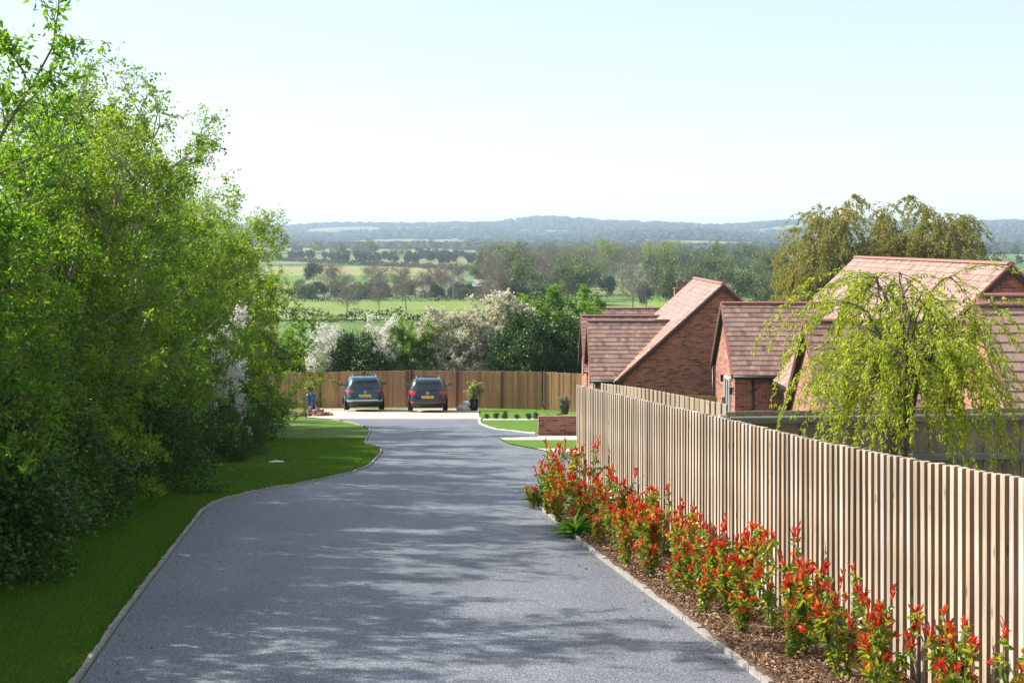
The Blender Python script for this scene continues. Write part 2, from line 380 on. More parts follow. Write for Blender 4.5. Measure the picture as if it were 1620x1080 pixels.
# stone edging along the road, single pieces
def edging(name, xf, y0, y1, step, w, mat, lift, label):
    root = bpy.data.objects.new(name, None); link(root); props(root, label, kind="structure")
    me = []
    r = random.Random(5)
    for v in range(4):
        mb = MB(); k = 6; vs_ = []
        for i in range(k + 1):
            t = i / k - .5
            wl = w / 2 * (1 + r.uniform(-.22, .15)); wr = w / 2 * (1 + r.uniform(-.22, .15)); zt = .03 + r.uniform(-.012, .012)
            vs_ += [(-wl, t, -.12), (-wl * .8, t, zt), (wr * .8, t, zt), (wr, t, -.12)]
        fs_ = []
        for i in range(k):
            b = i * 4
            for j in range(3): fs_.append((b + j, b + 4 + j, b + 5 + j, b + 1 + j))
        fs_ += [(0, 1, 2, 3), (k * 4 + 3, k * 4 + 2, k * 4 + 1, k * 4)]
        mb.add(vs_, fs_); me.append(mb.mesh("edging_stone", mat))
    y = y0; i = 0
    while y < y1:
        s = step * (1 + .5 * (y > 25))
        x0, x1 = xf(y), xf(min(y + s, y1)); p = Vector((x0, y, G(x0, y))); q = Vector((x1, y + s, G(x1, y + s)))
        n_sub = max(1, int((q - p).length / (step * 1.2)))
        for k in range(n_sub):
            a = p.lerp(q, k / n_sub); b = p.lerp(q, (k + 1) / n_sub); d = b - a
            o = mobj("edging_stone", me[(i * 7) % 4], root, (a + b) / 2 + Vector((0, 0, lift)))
            o.rotation_euler = (math.asin(d.z / d.length), 0, math.atan2(-d.x, d.y)); o.scale = (1, d.length * .985, 1); i += 1
        y += s
edging("edging", lambda y: road_l(y) - .04, 4, 57.8, .5, .05, M['edging'], .02, "pale stone edging between the grass verge and the road")
edging("edging", lambda y: road_r(y) + .02, 4, YB, .5, .048, M['edging'], .03, "pale stone edging between the road and the planting bed")
edging("edging", lambda y: road_r(y), 45.1, 58, .7, .10, M['pale_stone'], .02, "pale edging along the small front lawn")

# ------------------------------------------------------------------ roofs and houses
TW, TG = 0.18, 0.235
def tile_block(w, g):
    return np.array([(0, 0, .0), (w, 0, .0), (w, g, 0), (0, g, 0), (0, 0, .03), (w, 0, .03), (w, g, .008), (0, g, .008)])
TF = np.array([(3, 2, 1, 0), (4, 5, 6, 7), (0, 1, 5, 4), (1, 2, 6, 5), (2, 3, 7, 6), (3, 0, 4, 7)])
def slope(root, roof, e0, e1, r0, name="tile_course", singles=0):
    """tiles on the slope with eave e0->e1 and up-direction e0->r0"""
    e0, e1, r0 = Vector(e0), Vector(e1), Vector(r0)
    u = (e1 - e0); Lu = u.length; u /= Lu; s = (r0 - e0); Ls = s.length; s /= Ls; n = u.cross(s)
    if n.z < 0: n = -n
    nu = max(1, round(Lu / TW)); ns = max(1, round(Ls / TG)); w = Lu / nu; g = Ls / ns
    B = tile_block(w - .004, g * 1.12); out = []; Rm = np.array([u, s, n])
    rr_ = np.random.default_rng(3)
    one = np_mesh("roof_tile", B @ Rm, TF if u.cross(s).dot(n) > 0 else TF[:, ::-1], M['tile']) if singles else None
    for j in range(ns):
        off = (w / 2 if j % 2 else 0)
        for i in range(nu + (1 if j % 2 else 0)):
            x = i * w - off; cw = 1.0
            P = np.array(e0) + np.array(u) * max(x, 0) + np.array(s) * (j * g - .03) + np.array(n) * (.012 + rr_.uniform(0, .005))
            if one is not None and i < singles and x >= 0:
                o = mobj("roof_tile", one, roof, P); continue
            Bb = B.copy()
            if x < 0: Bb[:, 0] *= .5
            if x + w > Lu + 1e-4: Bb[:, 0] *= .5
            out.append(Bb @ Rm + P)
    if out:
        V = np.concatenate(out); k = np.arange(len(out))[:, None, None] * 8
        fl = TF if u.cross(s).dot(n) > 0 else TF[:, ::-1]
        o = mobj(name, np_mesh(name, V, (k + fl).reshape(-1, 4), M['tile']), roof); props(o, kind="stuff")

def gabled(root, p0, p1, half, zr, ze, zf, over_e=.3, over_g=.12, ends=(1, 1), sides=(1, 1), singles=0, wall_name="wall", step=0.33):
    p0, p1 = Vector((*p0, 0)), Vector((*p1, 0)); u = (p1 - p0); L = u.length; u /= L; n = Vector((-u.y, u.x, 0))
    tan = (zr - ze) / half; hw = half - over_e; zw = zr - hw * tan - .06
    a, b = p0 + u * over_g * ends[0], p1 - u * over_g * ends[1]
    def P(q, d, z): return Vector((q.x + n.x * d, q.y + n.y * d, z))
    mb = MB()
    vs_ = [P(a, hw, zf), P(a, -hw, zf), P(a, -hw, zw), P(a, 0, zr - .06), P(a, hw, zw), P(b, hw, zf), P(b, -hw, zf), P(b, -hw, zw), P(b, 0, zr - .06), P(b, hw, zw)]
    mb.add(vs_, [(0, 1, 2, 3, 4), (9, 8, 7, 6, 5), (0, 4, 9, 5), (1, 6, 7, 2)])
    mb.build(wall_name, M['brick'], root)
    # roof deck with thickness
    rf = MB(); t = .10
    for s in (1, -1):
        q = [P(p0, 0, zr), P(p1, 0, zr), P(p1, s * half, ze), P(p0, s * half, ze)]
        lo = [v - Vector((0, 0, t)) for v in q]
        rf.add(q + lo, [(0, 1, 2, 3), (7, 6, 5, 4), (3, 2, 6, 7), (1, 0, 4, 5), (0, 3, 7, 4), (2, 1, 5, 6)])
    roof = rf.build("roof", M['dark_trim'], root)
    for s, on in ((1, sides[0]), (-1, sides[1])):
        if on: slope(root, roof, P(p0, s * half, ze), P(p1, s * half, ze), P(p0, 0, zr), singles=singles if s == -1 else 0)
    # ridge tiles: half-round pieces
    k = max(1, int(L / step)); k_ = L / k
    for i in range(k):
        c = p0 + u * (i * k_); mbr = MB(); vs_ = []
        for e in (0, k_ - .012):
            for j in range(7):
                w = math.pi * j / 6
                vs_.append(c + u * e + n * (.12 * math.cos(w)) + Vector((0, 0, zr + .075 * math.sin(w) - .005)))
        mbr.add(vs_, [(j, j + 1, 8 + j, 7 + j) for j in range(6)] + [tuple(range(6, -1, -1)), tuple(range(7, 14))], False)
        mbr.build("ridge_tile", M['ridge_tile'], roof)
    # barge boards and verge edges at the gable ends, gutters at the eaves
    for q, on, sg in ((p0, ends[0], -1), (p1, ends[1], 1)):
        if not on: continue
        for s in (1, -1):
            mbb = MB(); d0, d1 = 0.0, s * half
            A = P(q, d0, zr); B_ = P(q, d1, ze); w = u * (.03 * sg)
            vs_ = [A, B_, B_ - Vector((0, 0, .22)), A - Vector((0, 0, .22))]
            vs_ = [v + w * .2 for v in vs_] + [v + w * 1.3 for v in vs_]
            mbb.add(vs_, [(0, 1, 2, 3), (7, 6, 5, 4), (0, 4, 5, 1), (1, 5, 6, 2), (2, 6, 7, 3), (3, 7, 4, 0)])
            mbb.build("barge_board", M['dark_trim'], root)
            mv = MB(); up = Vector((0, 0, .045))
            vs_ = [A + up + w * 1.6, B_ + up + w * 1.6, B_ + up - w * 2.5, A + up - w * 2.5]
            vs_ = vs_ + [v - Vector((0, 0, .075)) for v in vs_]
            mv.add(vs_, [(0, 1, 2, 3), (7, 6, 5, 4), (0, 4, 5, 1), (1, 5, 6, 2), (2, 6, 7, 3), (3, 7, 4, 0)])
            mv.build("verge_tile", M['ridge_tile'], root)
    for s, on in ((1, sides[0]), (-1, sides[1])):
        if not on: continue
        g = MB(); g.tube([P(p0, s * (half + .04), ze - .07), P(p1, s * (half + .04), ze - .07)], .055, 8)
        g.build("gutter", M['black_plastic'], root)
        so = MB(); q = [P(a, s * (hw - .02), ze - .03), P(b, s * (hw - .02), ze - .03), P(b, s * (half - .02), ze - .14), P(a, s * (half - .02), ze - .14)]
        q2 = [v - Vector((0, 0, .03)) for v in q]
        so.add(q + q2, [(0, 1, 2, 3), (7, 6, 5, 4), (0, 4, 5, 1), (1, 5, 6, 2), (2, 6, 7, 3), (3, 7, 4, 0)]); so.build("soffit", M['dark_trim'], root)

def window(root, c, w, h, axis):
    """white casement set in a wall facing -X (axis 'x') or -Y (axis 'y')"""
    def B(mb, cx, cz, sx, sz, d0, dep):
        if axis == 'x': mb.box((c[0] + d0, c[1] + cx, c[2] + cz), (dep, sx, sz))
        else: mb.box((c[0] + cx, c[1] + d0, c[2] + cz), (sx, dep, sz))
        return mb
    f = MB(); t = .07
    B(f, 0, h / 2 - t / 2, w, t, -.015, .09); B(f, 0, -h / 2 + t / 2, w, t, -.015, .09)
    for k in (-1, 0, 1): B(f, k * (w / 2 - t / 2), 0, t if k else .06, h - 2 * t, -.015, .09)
    win = f.build("window", M['white_frame'], root)
    for k in (-1, 1):
        B(MB(), k * (w / 4 - .01), 0, w / 2 - .11, h - 2 * t, .0, .02).build("pane", M['mirror_glass'], win)
    B(MB(), 0, -h / 2 - .035, w + .12, .07, -.06, .16).build("sill", M['white_frame'], win)
def pipe(root, x, y, z0, z1):
    mb = MB(); mb.tube([(x, y, z0), (x, y, z1)], .038, 8)
    for z in np.arange(z0 + .3, z1, 1.2): mb.box((x, y, z), (.11, .09, .05))
    mb.build("downpipe", M['black_plastic'], root)
def lantern(root, x, y, z):
    mb = MB(); mb.box((x - .07, y, z), (.1, .1, .2), bev=.02); mb.box((x - .03, y, z + .13), (.14, .05, .04)); mb.box((x - .07, y, z + .12), (.14, .14, .03))
    mb.build("wall_lamp", M['black_plastic'], root)
def flash(root, pts, w=.12):
    mb = MB(); a, b = Vector(pts[0]), Vector(pts[1]); d = (b - a).normalized(); s = d.cross(Vector((0, 0, 1))).normalized() * w
    q = [a - s, b - s, b + s, a + s]; mb.add(q + [v - Vector((0, 0, .03)) for v in q], [(0, 1, 2, 3), (7, 6, 5, 4), (0, 4, 5, 1), (1, 5, 6, 2), (2, 6, 7, 3), (3, 7, 4, 0)])
    mb.build("lead_flashing", M['lead'], root)

C = CAMZ
h1 = empty("brick_house", "red brick house with long sloping roof and two low wings beyond the fence end", "house")
gabled(h1, (8.41, 56.5), (8.41, 65.4), 4.27, C - 1.66, C - 5.52, C - 8.3)
gabled(h1, (3.15, 59.4), (8.3, 59.4), 2.45, C - 3.3, C - 5.5, C - 8.3, ends=(1, 0))
gabled(h1, (3.1, 63.5), (8.3, 63.5), 2.45, C - 3.3, C - 5.5, C - 8.4, ends=(1, 0))
flash(h1, ((5.95, 59.4, C - 3.22), (6.55, 59.4, C - 3.22))); pipe(h1, 3.35, 57.15, C - 8.2, C - 5.6)
h2 = empty("brick_house", "larger red brick house with long pink-lit tiled roof behind the weeping willow", "house")
gabled(h2, (13.55, 38.6), (13.55, 56.0), 4.38, C - .6, C - 4.83, C - 7.6)
gabled(h2, (7.74, 52.5), (13.0, 52.5), 2.65, C - 2.26, C - 4.66, C - 7.6, ends=(1, 0))
gabled(h2, (7.4, 36.0), (13.5, 36.0), 2.7, C - 2.0, C - 4.6, C - 7.3, ends=(1, 1))
window(h2, (7.84, 51.6, C - 5.55), 1.15, 1.35, 'x'); lantern(h2, 7.84, 52.65, C - 5.05); lantern(h2, 7.84, 50.45, C - 5.3)
pipe(h2, 8.5, 50.08, C - 7.5, C - 4.8); pipe(h2, 7.72, 54.6, C - 7.5, C - 4.8)
window(h2, (9.45, 46.6, C - 5.75), 1.3, 1.3, 'x'); window(h2, (9.45, 43.2, C - 5.75), 1.6, 1.3, 'x')
flash(h2, ((11.2, 52.5, C - 2.2), (11.9, 52.5, C - 2.2)))
h3 = empty("brick_house", "nearest brick house at the right edge, close brown tiles above the olive fence", "house")
gabled(h3, (8.82, 27.0), (17.0, 27.0), 2.75, C - 1.2, C - 3.8, C - 6.4, ends=(1, 0), singles=16)
gabled(h3, (10.35, 31.6), (17.0, 31.6), 2.75, C - 1.2, C - 3.8, C - 6.6, ends=(1, 0))
gabled(h3, (18.0, 23.8), (18.0, 36.0), 4.4, C - .2, C - 4.4, C - 6.6)
h4 = empty("brick_house", "far house of which only dark ridge and chimney show behind the hedge", "house")
gabled(h4, (4.4, 88.0), (13.5, 88.0), 3.6, C - 4.1, C - 7.2, C - 11.0)
ch = MB(); ch.box((10.45, 87.6, C - 3.6), (.9, .6, 1.6)); ch.box((10.45, 87.6, C - 2.85), (1.0, .7, .1)); chim = ch.build("chimney", M['brick'], h4)
for dx in (-.2, .22):
    mb = MB(); mb.lathe([(.12, 0), (.10, .35), (.13, .38), (.13, .42)], 10, (10.45 + dx, 87.6, C - 2.8)); mb.build("chimney_pot", M['ridge_tile'], chim)

# ------------------------------------------------------------------ fences
def topz(y): return C - float(np.interp(y, [7, 8.7, 10.07, 11.96, 14.72, 17.65, 21.8], [1.31, 1.437, 1.548, 1.675, 1.812, 1.968, 2.19]))
fd = Vector((-.1613, 1, 0)).normalized(); fn = Vector((fd.y, -fd.x, 0)) * -1   # fn points to the road
frz = math.atan2(fd.y, fd.x) - math.pi / 2
sf = empty("slatted_fence", "tall pale timber slatted fence along the planting bed", "fence", (fence_x(15), 15, G(fence_x(15), 15)))
sf_inv = Vector(sf.location)
slat_me = []
r = random.Random(2)
for v in range(5):
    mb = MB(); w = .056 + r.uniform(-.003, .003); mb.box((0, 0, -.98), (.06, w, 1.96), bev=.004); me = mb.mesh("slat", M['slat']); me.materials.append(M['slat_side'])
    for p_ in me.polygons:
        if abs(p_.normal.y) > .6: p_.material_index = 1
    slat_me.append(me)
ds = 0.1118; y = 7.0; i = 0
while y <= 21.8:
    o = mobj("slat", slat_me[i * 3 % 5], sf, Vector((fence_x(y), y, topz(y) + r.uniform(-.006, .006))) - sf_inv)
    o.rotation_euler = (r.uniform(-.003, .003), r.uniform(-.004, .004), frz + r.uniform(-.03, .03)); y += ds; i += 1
for off in (.04, .75, 1.45):
    ys = np.arange(7, 21.9, 1.85)
    for a, b in zip(ys[:-1], ys[1:]):
        mb = MB(); A = Vector((fence_x(a), a, topz(a) - off)) - fn * .045; B_ = Vector((fence_x(b), b, topz(b) - off)) - fn * .045
        q = [A, B_, B_ - Vector((0, 0, .07)), A - Vector((0, 0, .07))]; q2 = [v - fn * .035 for v in q]
        mb.add([v - sf_inv for v in q + q2], [(0, 1, 2, 3), (7, 6, 5, 4), (0, 4, 5, 1), (1, 5, 6, 2), (2, 6, 7, 3), (3, 7, 4, 0)]); mb.build("rail", M['slat'], sf)
for a in np.arange(7.4, 21.8, 1.85):
    p = Vector((fence_x(a), a, topz(a) - 1.0)) - fn * .13
    mb = MB(); mb.box((0, 0, 0), (.1, .1, 1.9)); o = mb.build("post", M['post'], sf, p - sf_inv); o.rotation_euler = (0, 0, frz)

# olive close-board fence behind it, then turning right
of = empty("board_fence", "weathered olive close-board fence behind the slats, turning right behind the willow", "fence", (2.3, 15.4, G(2.3, 15.4)))
ofl = Vector(of.location)
bm_ = []
for v in range(3):
    mb = MB(); mb.box((0, 0, -.95), (.022, .155, 1.9), bev=.004); bm_.append(mb.mesh("board", M['olive_board']))
y = 15.5
while y < 21.5:
    p = Vector((fence_x(y), y, topz(y) + .085 - .012 * max(0, y - 18.5) ** 1.3)) - fn * .30
    o = mobj("board", bm_[i % 3], of, p - ofl); o.rotation_euler = (0, 0, frz + r.uniform(-.06, .06)); y += .205; i += 1
mb = MB(); mb.box((0, 0, -.95), (.105, .02, 1.9), bev=.003); b2 = mb.mesh("board", M['olive_board'])
x = fence_x(15.4) + .32; k = 0
while x < 8.2:
    zt = C - 1.835 + .012 * (x - 2.3)
    o = mobj("board", b2, of, Vector((x, 15.42 + (.012 if k % 2 else 0), zt + r.uniform(-.006, .006))) - ofl); o.rotation_euler = (0, r.uniform(-.006, .006), r.uniform(-.05, .05)); x += .1; k += 1
for off in (.055, .475, 1.2):
    for xa in np.arange(2.35, 8, 1.9):
        mb = MB(); mb.box((0, 0, 0), (1.89, .05, .07), bev=.012); o = mb.build("rail", M['olive_rail'], of, Vector((xa + .95, 15.365, C - 1.835 + .012 * (xa - 1.4) - off - .03)) - ofl); o.rotation_euler = (0, -.012, 0)
mb = MB(); mb.box((0, 0, -.95), (.1, .1, 1.9), bev=.02)
pm = mb.mesh("post", M['olive_rail'])
for xa in (2.28, 4.2, 6.1, 8.0): mobj("post", pm, of, Vector((xa, 15.34, C - 1.86)) - ofl)

# brown close-board fence behind the cars
def board_fence(root, pts, bw, hgt, mat, step):
    loc = Vector(root.location); mb = MB(); mb.box((0, 0, hgt / 2), (bw, .022, hgt), bev=.003); me = mb.mesh("board", mat); rr_ = random.Random(9)
    pmb = MB(); pmb.box((0, 0, hgt / 2), (.1, .1, hgt), bev=.02); pme = pmb.mesh("post", M['post']); acc = 0
    for (a, b) in zip(pts[:-1], pts[1:]):
        a, b = Vector(a), Vector(b); L = (b - a).length; d = (b - a) / L; rz = math.atan2(d.y, d.x); n = int(L / step)
        side = Vector((d.y, -d.x, 0))
        for k in range(n):
            p = a + d * (k * step); o = mobj("board", me, root, p - loc + side * (.01 if k % 2 else 0) + Vector((0, 0, rr_.uniform(-.012, .012))))
            o.rotation_euler = (rr_.uniform(-.01, .01), 0, rz + .06)
        for k in range(int(L / 2.4) + 1):
            p = a + d * min(k * 2.4, L); o = mobj("post", pme, root, p - loc + side * .03 + Vector((0, 0, .02))); o.rotation_euler = (0, 0, rz)
bf = empty("board_fence", "long brown close-board fence behind the two parked cars", "fence", (-5, 72, C - 8.4))
board_fence(bf, [(-21, 77, C - 9.0), (-12.2, 74, C - 8.63), (-5.0, 72, C - 8.33), (1.6, 69.6, C - 8.18), (4.6, 67.6, C - 8.15)], .118, 1.84, M['brown_board'], .11)
bf2 = empty("board_fence", "short brown board fence in front of the first house's brick gable", "fence", (6.3, 50, C - 7.1))
board_fence(bf2, [(5.25, 50.0, C - 7.15), (7.3, 49.6, C - 7.2)], .118, 1.82, M['brown_board'], .11)
mb = MB(); mb.box((7.36, 49.55, C - 6.3), (.12, .12, 1.85), bev=.02); o = mb.build("post", M['slat'], bf2); o.location = -Vector(bf2.location)

# low brick wall
bw_ = empty("brick_wall", "low red brick retaining wall beside the front lawn", "wall", (.82, 43.9, G(.82, 43.9)), math.radians(4))
mb = MB(); mb.box((1.9, .12, .22), (3.8, .225, .62)); mb.build("brickwork", M['brick'], bw_)
mb = MB()
for k in range(33): mb.box((k * .116 + .055, .12, .575), (.105, .235, .09), bev=.008)
props(mb.build("coping", M['ridge_tile'], bw_), kind="stuff")

# ------------------------------------------------------------------ vegetation generators
def unit(v): return v / (np.linalg.norm(v, axis=-1, keepdims=True) + 1e-9)
def leaves_mesh(name, P, D, L, W, mat, rg, fold=.25, nbias=(0, 0, .6), six=False):
    """one folded leaf per point: P base points, D directions, L lengths, W widths"""
    n = len(P); D = unit(D)
    N = unit(rg.normal(0, 1, (n, 3)) * .8 + np.array(nbias)); S = unit(np.cross(D, N)); N = np.cross(S, D)
    L = np.broadcast_to(np.asarray(L, float), (n,))[:, None]; W = np.broadcast_to(np.asarray(W, float), (n,))[:, None]
    tip = P + D * L - N * L * .12
    if six:
        a1 = P + D * L * .3 + S * W * .42 + N * W * fold; b1 = P + D * L * .3 - S * W * .42 + N * W * fold
        a2 = P + D * L * .65 + S * W * .40 + N * W * fold * .8 - N * L * .03; b2 = P + D * L * .65 - S * W * .40 + N * W * fold * .8 - N * L * .03
        c = P + D * L * .5
        V = np.stack([P, a1, a2, tip, b2, b1, c], 1).reshape(-1, 3); k = np.arange(n)[:, None, None] * 7
        Fq = (k + np.array([(0, 6, 1), (1, 6, 2), (2, 6, 3), (3, 6, 4), (4, 6, 5), (5, 6, 0)])[:, ::-1]).reshape(-1, 3)
    else:
        a = P + D * L * .45 + S * W * .5 + N * W * fold; b = P + D * L * .45 - S * W * .5 + N * W * fold
        V = np.stack([P, a, tip, b], 1).reshape(-1, 3); k = np.arange(n)[:, None, None] * 4
        Fq = (k + np.array([(0, 2, 1), (0, 3, 2)])).reshape(-1, 3)
    return np_mesh(name, V, Fq, mat)
def tubes_mesh(name, tubes, mat):
    """tubes: list of (pts (n,3), r0, r1, sides)"""
    Vs, Fs, b = [], [], 0
    for pts, r0, r1, k in tubes:
        n = len(pts); T = unit(np.gradient(pts, axis=0)); ref = np.array([.31, .57, .76])
        A = unit(np.cross(T, ref)); B = np.cross(T, A); w = np.arange(k) * 2 * math.pi / k
        R = np.linspace(r0, r1, n)[:, None, None]
        V = pts[:, None] + R * (A[:, None] * np.cos(w)[None, :, None] + B[:, None] * np.sin(w)[None, :, None])
        i, j = np.meshgrid(np.arange(n - 1), np.arange(k), indexing='ij'); j2 = (j + 1) % k
        Fs.append(np.stack([i * k + j, i * k + j2, (i + 1) * k + j2, (i + 1) * k + j], -1).reshape(-1, 4) + b)
        Vs.append(V.reshape(-1, 3)); b += n * k
    return np_mesh(name, np.concatenate(Vs), np.concatenate(Fs), mat, True)
def path(p, d, L, n, wob, grav, rg):
    pts = [np.array(p, float)]; d = unit(np.array(d, float))
    for i in range(n):
        d = unit(d + rg.normal(0, wob, 3) + np.array([0, 0, grav])); pts.append(pts[-1] + d * L / n)
    return np.array(pts)
def at(pts, t):
    f = t * (len(pts) - 1); i = min(int(f), len(pts) - 2); return pts[i] + (pts[i + 1] - pts[i]) * (f - i), unit(pts[i + 1] - pts[i])

def shrub_tree(seed, H, spread, stems, limbs, subs, twigs, per, leaf, mat, wood, low=.12, top_sparse=.5, grav=0.0, lean=(0, 0), lw=.55, tw=.55):
    """multi-stemmed hedge tree; returns (wood mesh, leaf mesh)"""
    rg = np.random.default_rng(seed); tubes = []; LP_, LD = [], []
    for s in range(stems):
        a = 2 * math.pi * (s + rg.uniform(-.3, .3)) / stems; tilt = rg.uniform(.05, .28) if stems > 1 else .04
        b0 = .25 * min(1.0, H / 6) ** 2; st = path((b0 * math.cos(a), b0 * math.sin(a), -.1 * min(1, H / 3)), (math.cos(a) * tilt + lean[0], math.sin(a) * tilt + lean[1], 1), H * rg.uniform(.78, 1.0), 12, .07, .02, rg)
        tubes.append((st, (.045 * H / 6 + .02) * min(1, H / 2), .008 * min(1, H / 2), 6))
        for l in range(limbs):
            t = low + (1 - low) * (l + rg.uniform(0, 1)) / limbs; t = min(t, .99)
            p, d = at(st, t); a2 = rg.uniform(0, 2 * math.pi)
            ll = spread * (1.15 - .72 * t) * rg.uniform(.55, 1.15)
            lb = path(p, (math.cos(a2), math.sin(a2), .35 + .9 * t), ll, 7, .13, grav - .01, rg); tubes.append((lb, .012 + .012 * (1 - t), .005, 4))
            ns = max(2, int(subs * (1 - .35 * t)))
            for q in range(ns):
                p2, d2 = at(lb, rg.uniform(.2, 1.0)); v = unit(d2 * .8 + rg.normal(0, .75, 3))
                sb = path(p2, v, ll * rg.uniform(.22, .5), 4, .18, grav, rg); tubes.append((sb, .006, .003, 3))
                for w_ in range(twigs):
                    p3, d3 = at(sb, rg.uniform(.15, 1)); v3 = unit(d3 * .7 + rg.normal(0, .8, 3))
                    tl = rg.uniform(.6, 1.3) * tw * .5; tg = path(p3, v3, tl, 3, .2, grav, rg)
                    if w_ % 2 == 0: tubes.append((tg, .0035, .0018, 3))
                    k = max(3, int(per * rg.uniform(.5, 1.4) * (1 - top_sparse * max(0, t - .55) / .45)))
                    tt = rg.uniform(.05, 1, k); idx = np.minimum((tt * 3).astype(int), 2); fr = (tt * 3 - idx)[:, None]
                    pp = tg[idx] * (1 - fr) + tg[idx + 1] * fr + rg.normal(0, .035, (k, 3))
                    LP_.append(pp); LD.append(v3 * .5 + rg.normal(0, .7, (k, 3)) + np.array([0, 0, .1]))
    P = np.concatenate(LP_); D = np.concatenate(LD); sz = leaf * rg.uniform(.6, 1.25, len(P))
    keep = P[:, 2] > .03; P, D, sz = P[keep], D[keep], sz[keep]
    return tubes_mesh("trunk", tubes, wood), leaves_mesh("crown", P, D, sz, sz * lw, mat, rg)

def dense_shrub(seed, rx, ry, H, n_clump, per, leaf, mat, wood, lw=.7, sig=.16):
    """dense bush: leaf clumps spread through an uneven body, stems inside"""
    rg = np.random.default_rng(seed); ph = rg.uniform(0, 6.28, 6)
    u = rg.uniform(0, 2 * math.pi, n_clump); v = rg.uniform(0, 1, n_clump) ** .8; rad = rg.uniform(.55, 1.0, n_clump) ** .45
    lob = 1 + .16 * np.sin(3 * u + ph[0]) + .12 * np.sin(5 * u + 4 * v + ph[1]) + .1 * np.sin(9 * v + ph[2])
    cs = np.sqrt(np.clip(1 - (v * .96) ** 3.0, 0.04, 1))
    Cc = np.stack([rx * np.cos(u) * cs * rad * lob, ry * np.sin(u) * cs * rad * lob, H * (.03 + .97 * v) * (.9 + .14 * np.sin(2 * u + ph[3]))], -1)
    P = np.repeat(Cc, per, 0) + rg.normal(0, sig, (n_clump * per, 3)) * np.array([1, 1, .8])
    P[:, 2] = np.abs(P[:, 2]) + .02
    out = unit(P * np.array([1 / rx, 1 / ry, .4 / H]))
    D = out * .6 + rg.normal(0, .7, P.shape) - np.array([0, 0, .15]); sz = leaf * rg.uniform(.6, 1.25, len(P))
    tubes = []
    for k in range(14):
        c = Cc[rg.integers(n_clump)]; pts = np.array([(0, 0, -.05), (c[0] * .45, c[1] * .45, c[2] * .45), c]); tubes.append((pts, .03, .006, 4))
    for k in range(60):
        c = Cc[rg.integers(n_clump)]; d = unit(c * np.array([1, 1, .6])) + rg.normal(0, .35, 3); tubes.append((path(c, d, rg.uniform(.2, .7), 3, .15, 0, rg), .005, .002, 3))
    return tubes_mesh("trunk", tubes, wood), leaves_mesh("crown", P, D, sz, sz * lw, mat, rg, nbias=(0, 0, .9))

def plant(name, meshes, label, cat, loc, rz=0, s=1.0, group=None, names=("trunk", "crown")):
    e = empty(name, label, cat, loc, rz, group); e.scale = (s, s, s) if not hasattr(s, '__len__') else s
    for nm, me in zip(names, meshes):
        c_ = mobj(nm, me, e)
        if name == 'ivy_bush' and nm == 'trunk': c_.name = 'twigs'; props(c_, kind='stuff')
    return e

HAW = leafmat('hawthorn_leaf', [(0, (.07, .16, .014)), (.4, (.12, .24, .02)), (.75, (.18, .30, .026)), (1, (.28, .37, .035))], .5, tint=(1.6, 1.6, .7))
HAW2 = leafmat('yellow_leaf', [(0, (.10, .19, .016)), (.4, (.17, .27, .022)), (.8, (.24, .33, .03)), (1, (.36, .40, .04))], .5, tint=(1.6, 1.6, .7))
ELD = leafmat('elder_leaf', [(0, (.06, .15, .014)), (.4, (.10, .22, .018)), (.8, (.15, .28, .025)), (1, (.22, .34, .035))], .5)
IVY = leafmat('ivy_leaf', [(0, (.03, .07, .014)), (.5, (.05, .11, .02)), (.85, (.08, .16, .028)), (1, (.15, .24, .04))], .28, .4, spec=.35)
LAU = leafmat('laurel_leaf', [(0, (.022, .055, .014)), (.5, (.038, .085, .018)), (.85, (.06, .125, .024)), (1, (.12, .2, .04))], .25, .45)
WHT = leafmat('blossom', [(0, (.70, .67, .60)), (.5, (.84, .82, .76)), (.86, (.88, .86, .82)), (.9, (.2, .27, .07)), (1, (.14, .22, .05))], .4, .6, (1, 1, 1))
WHT2 = leafmat('cream_blossom', [(0, (.62, .58, .44)), (.45, (.78, .74, .60)), (.72, (.84, .80, .68)), (.8, (.22, .28, .07)), (1, (.15, .22, .05))], .3, .6, (1, 1, .9))
WIL = leafmat('willow_leaf', [(0, (.24, .32, .022)), (.5, (.34, .42, .03)), (1, (.46, .50, .05))], .5, .45, (1.6, 1.5, .7))
BIR = leafmat('birch_leaf', [(0, (.13, .14, .035)), (.4, (.20, .21, .05)), (.75, (.26, .26, .06)), (1, (.27, .19, .06))], .45)
RED = leafmat('red_leaf', [(0, (.30, .018, .014)), (.35, (.52, .04, .02)), (.7, (.62, .08, .03)), (.9, (.68, .17, .035)), (1, (.6, .3, .04))], .45, .35, (1.4, 1.2, .8), .45)
GRN = leafmat('photinia_leaf', [(0, (.10, .19, .025)), (.4, (.18, .28, .035)), (.7, (.30, .36, .04)), (.9, (.48, .42, .045)), (1, (.55, .28, .04))], .45, .35, (1.4, 1.35, .7), .45)
DOCK = leafmat('dock_leaf', [(0, (.06, .16, .015)), (1, (.12, .26, .03))], .35, .35)

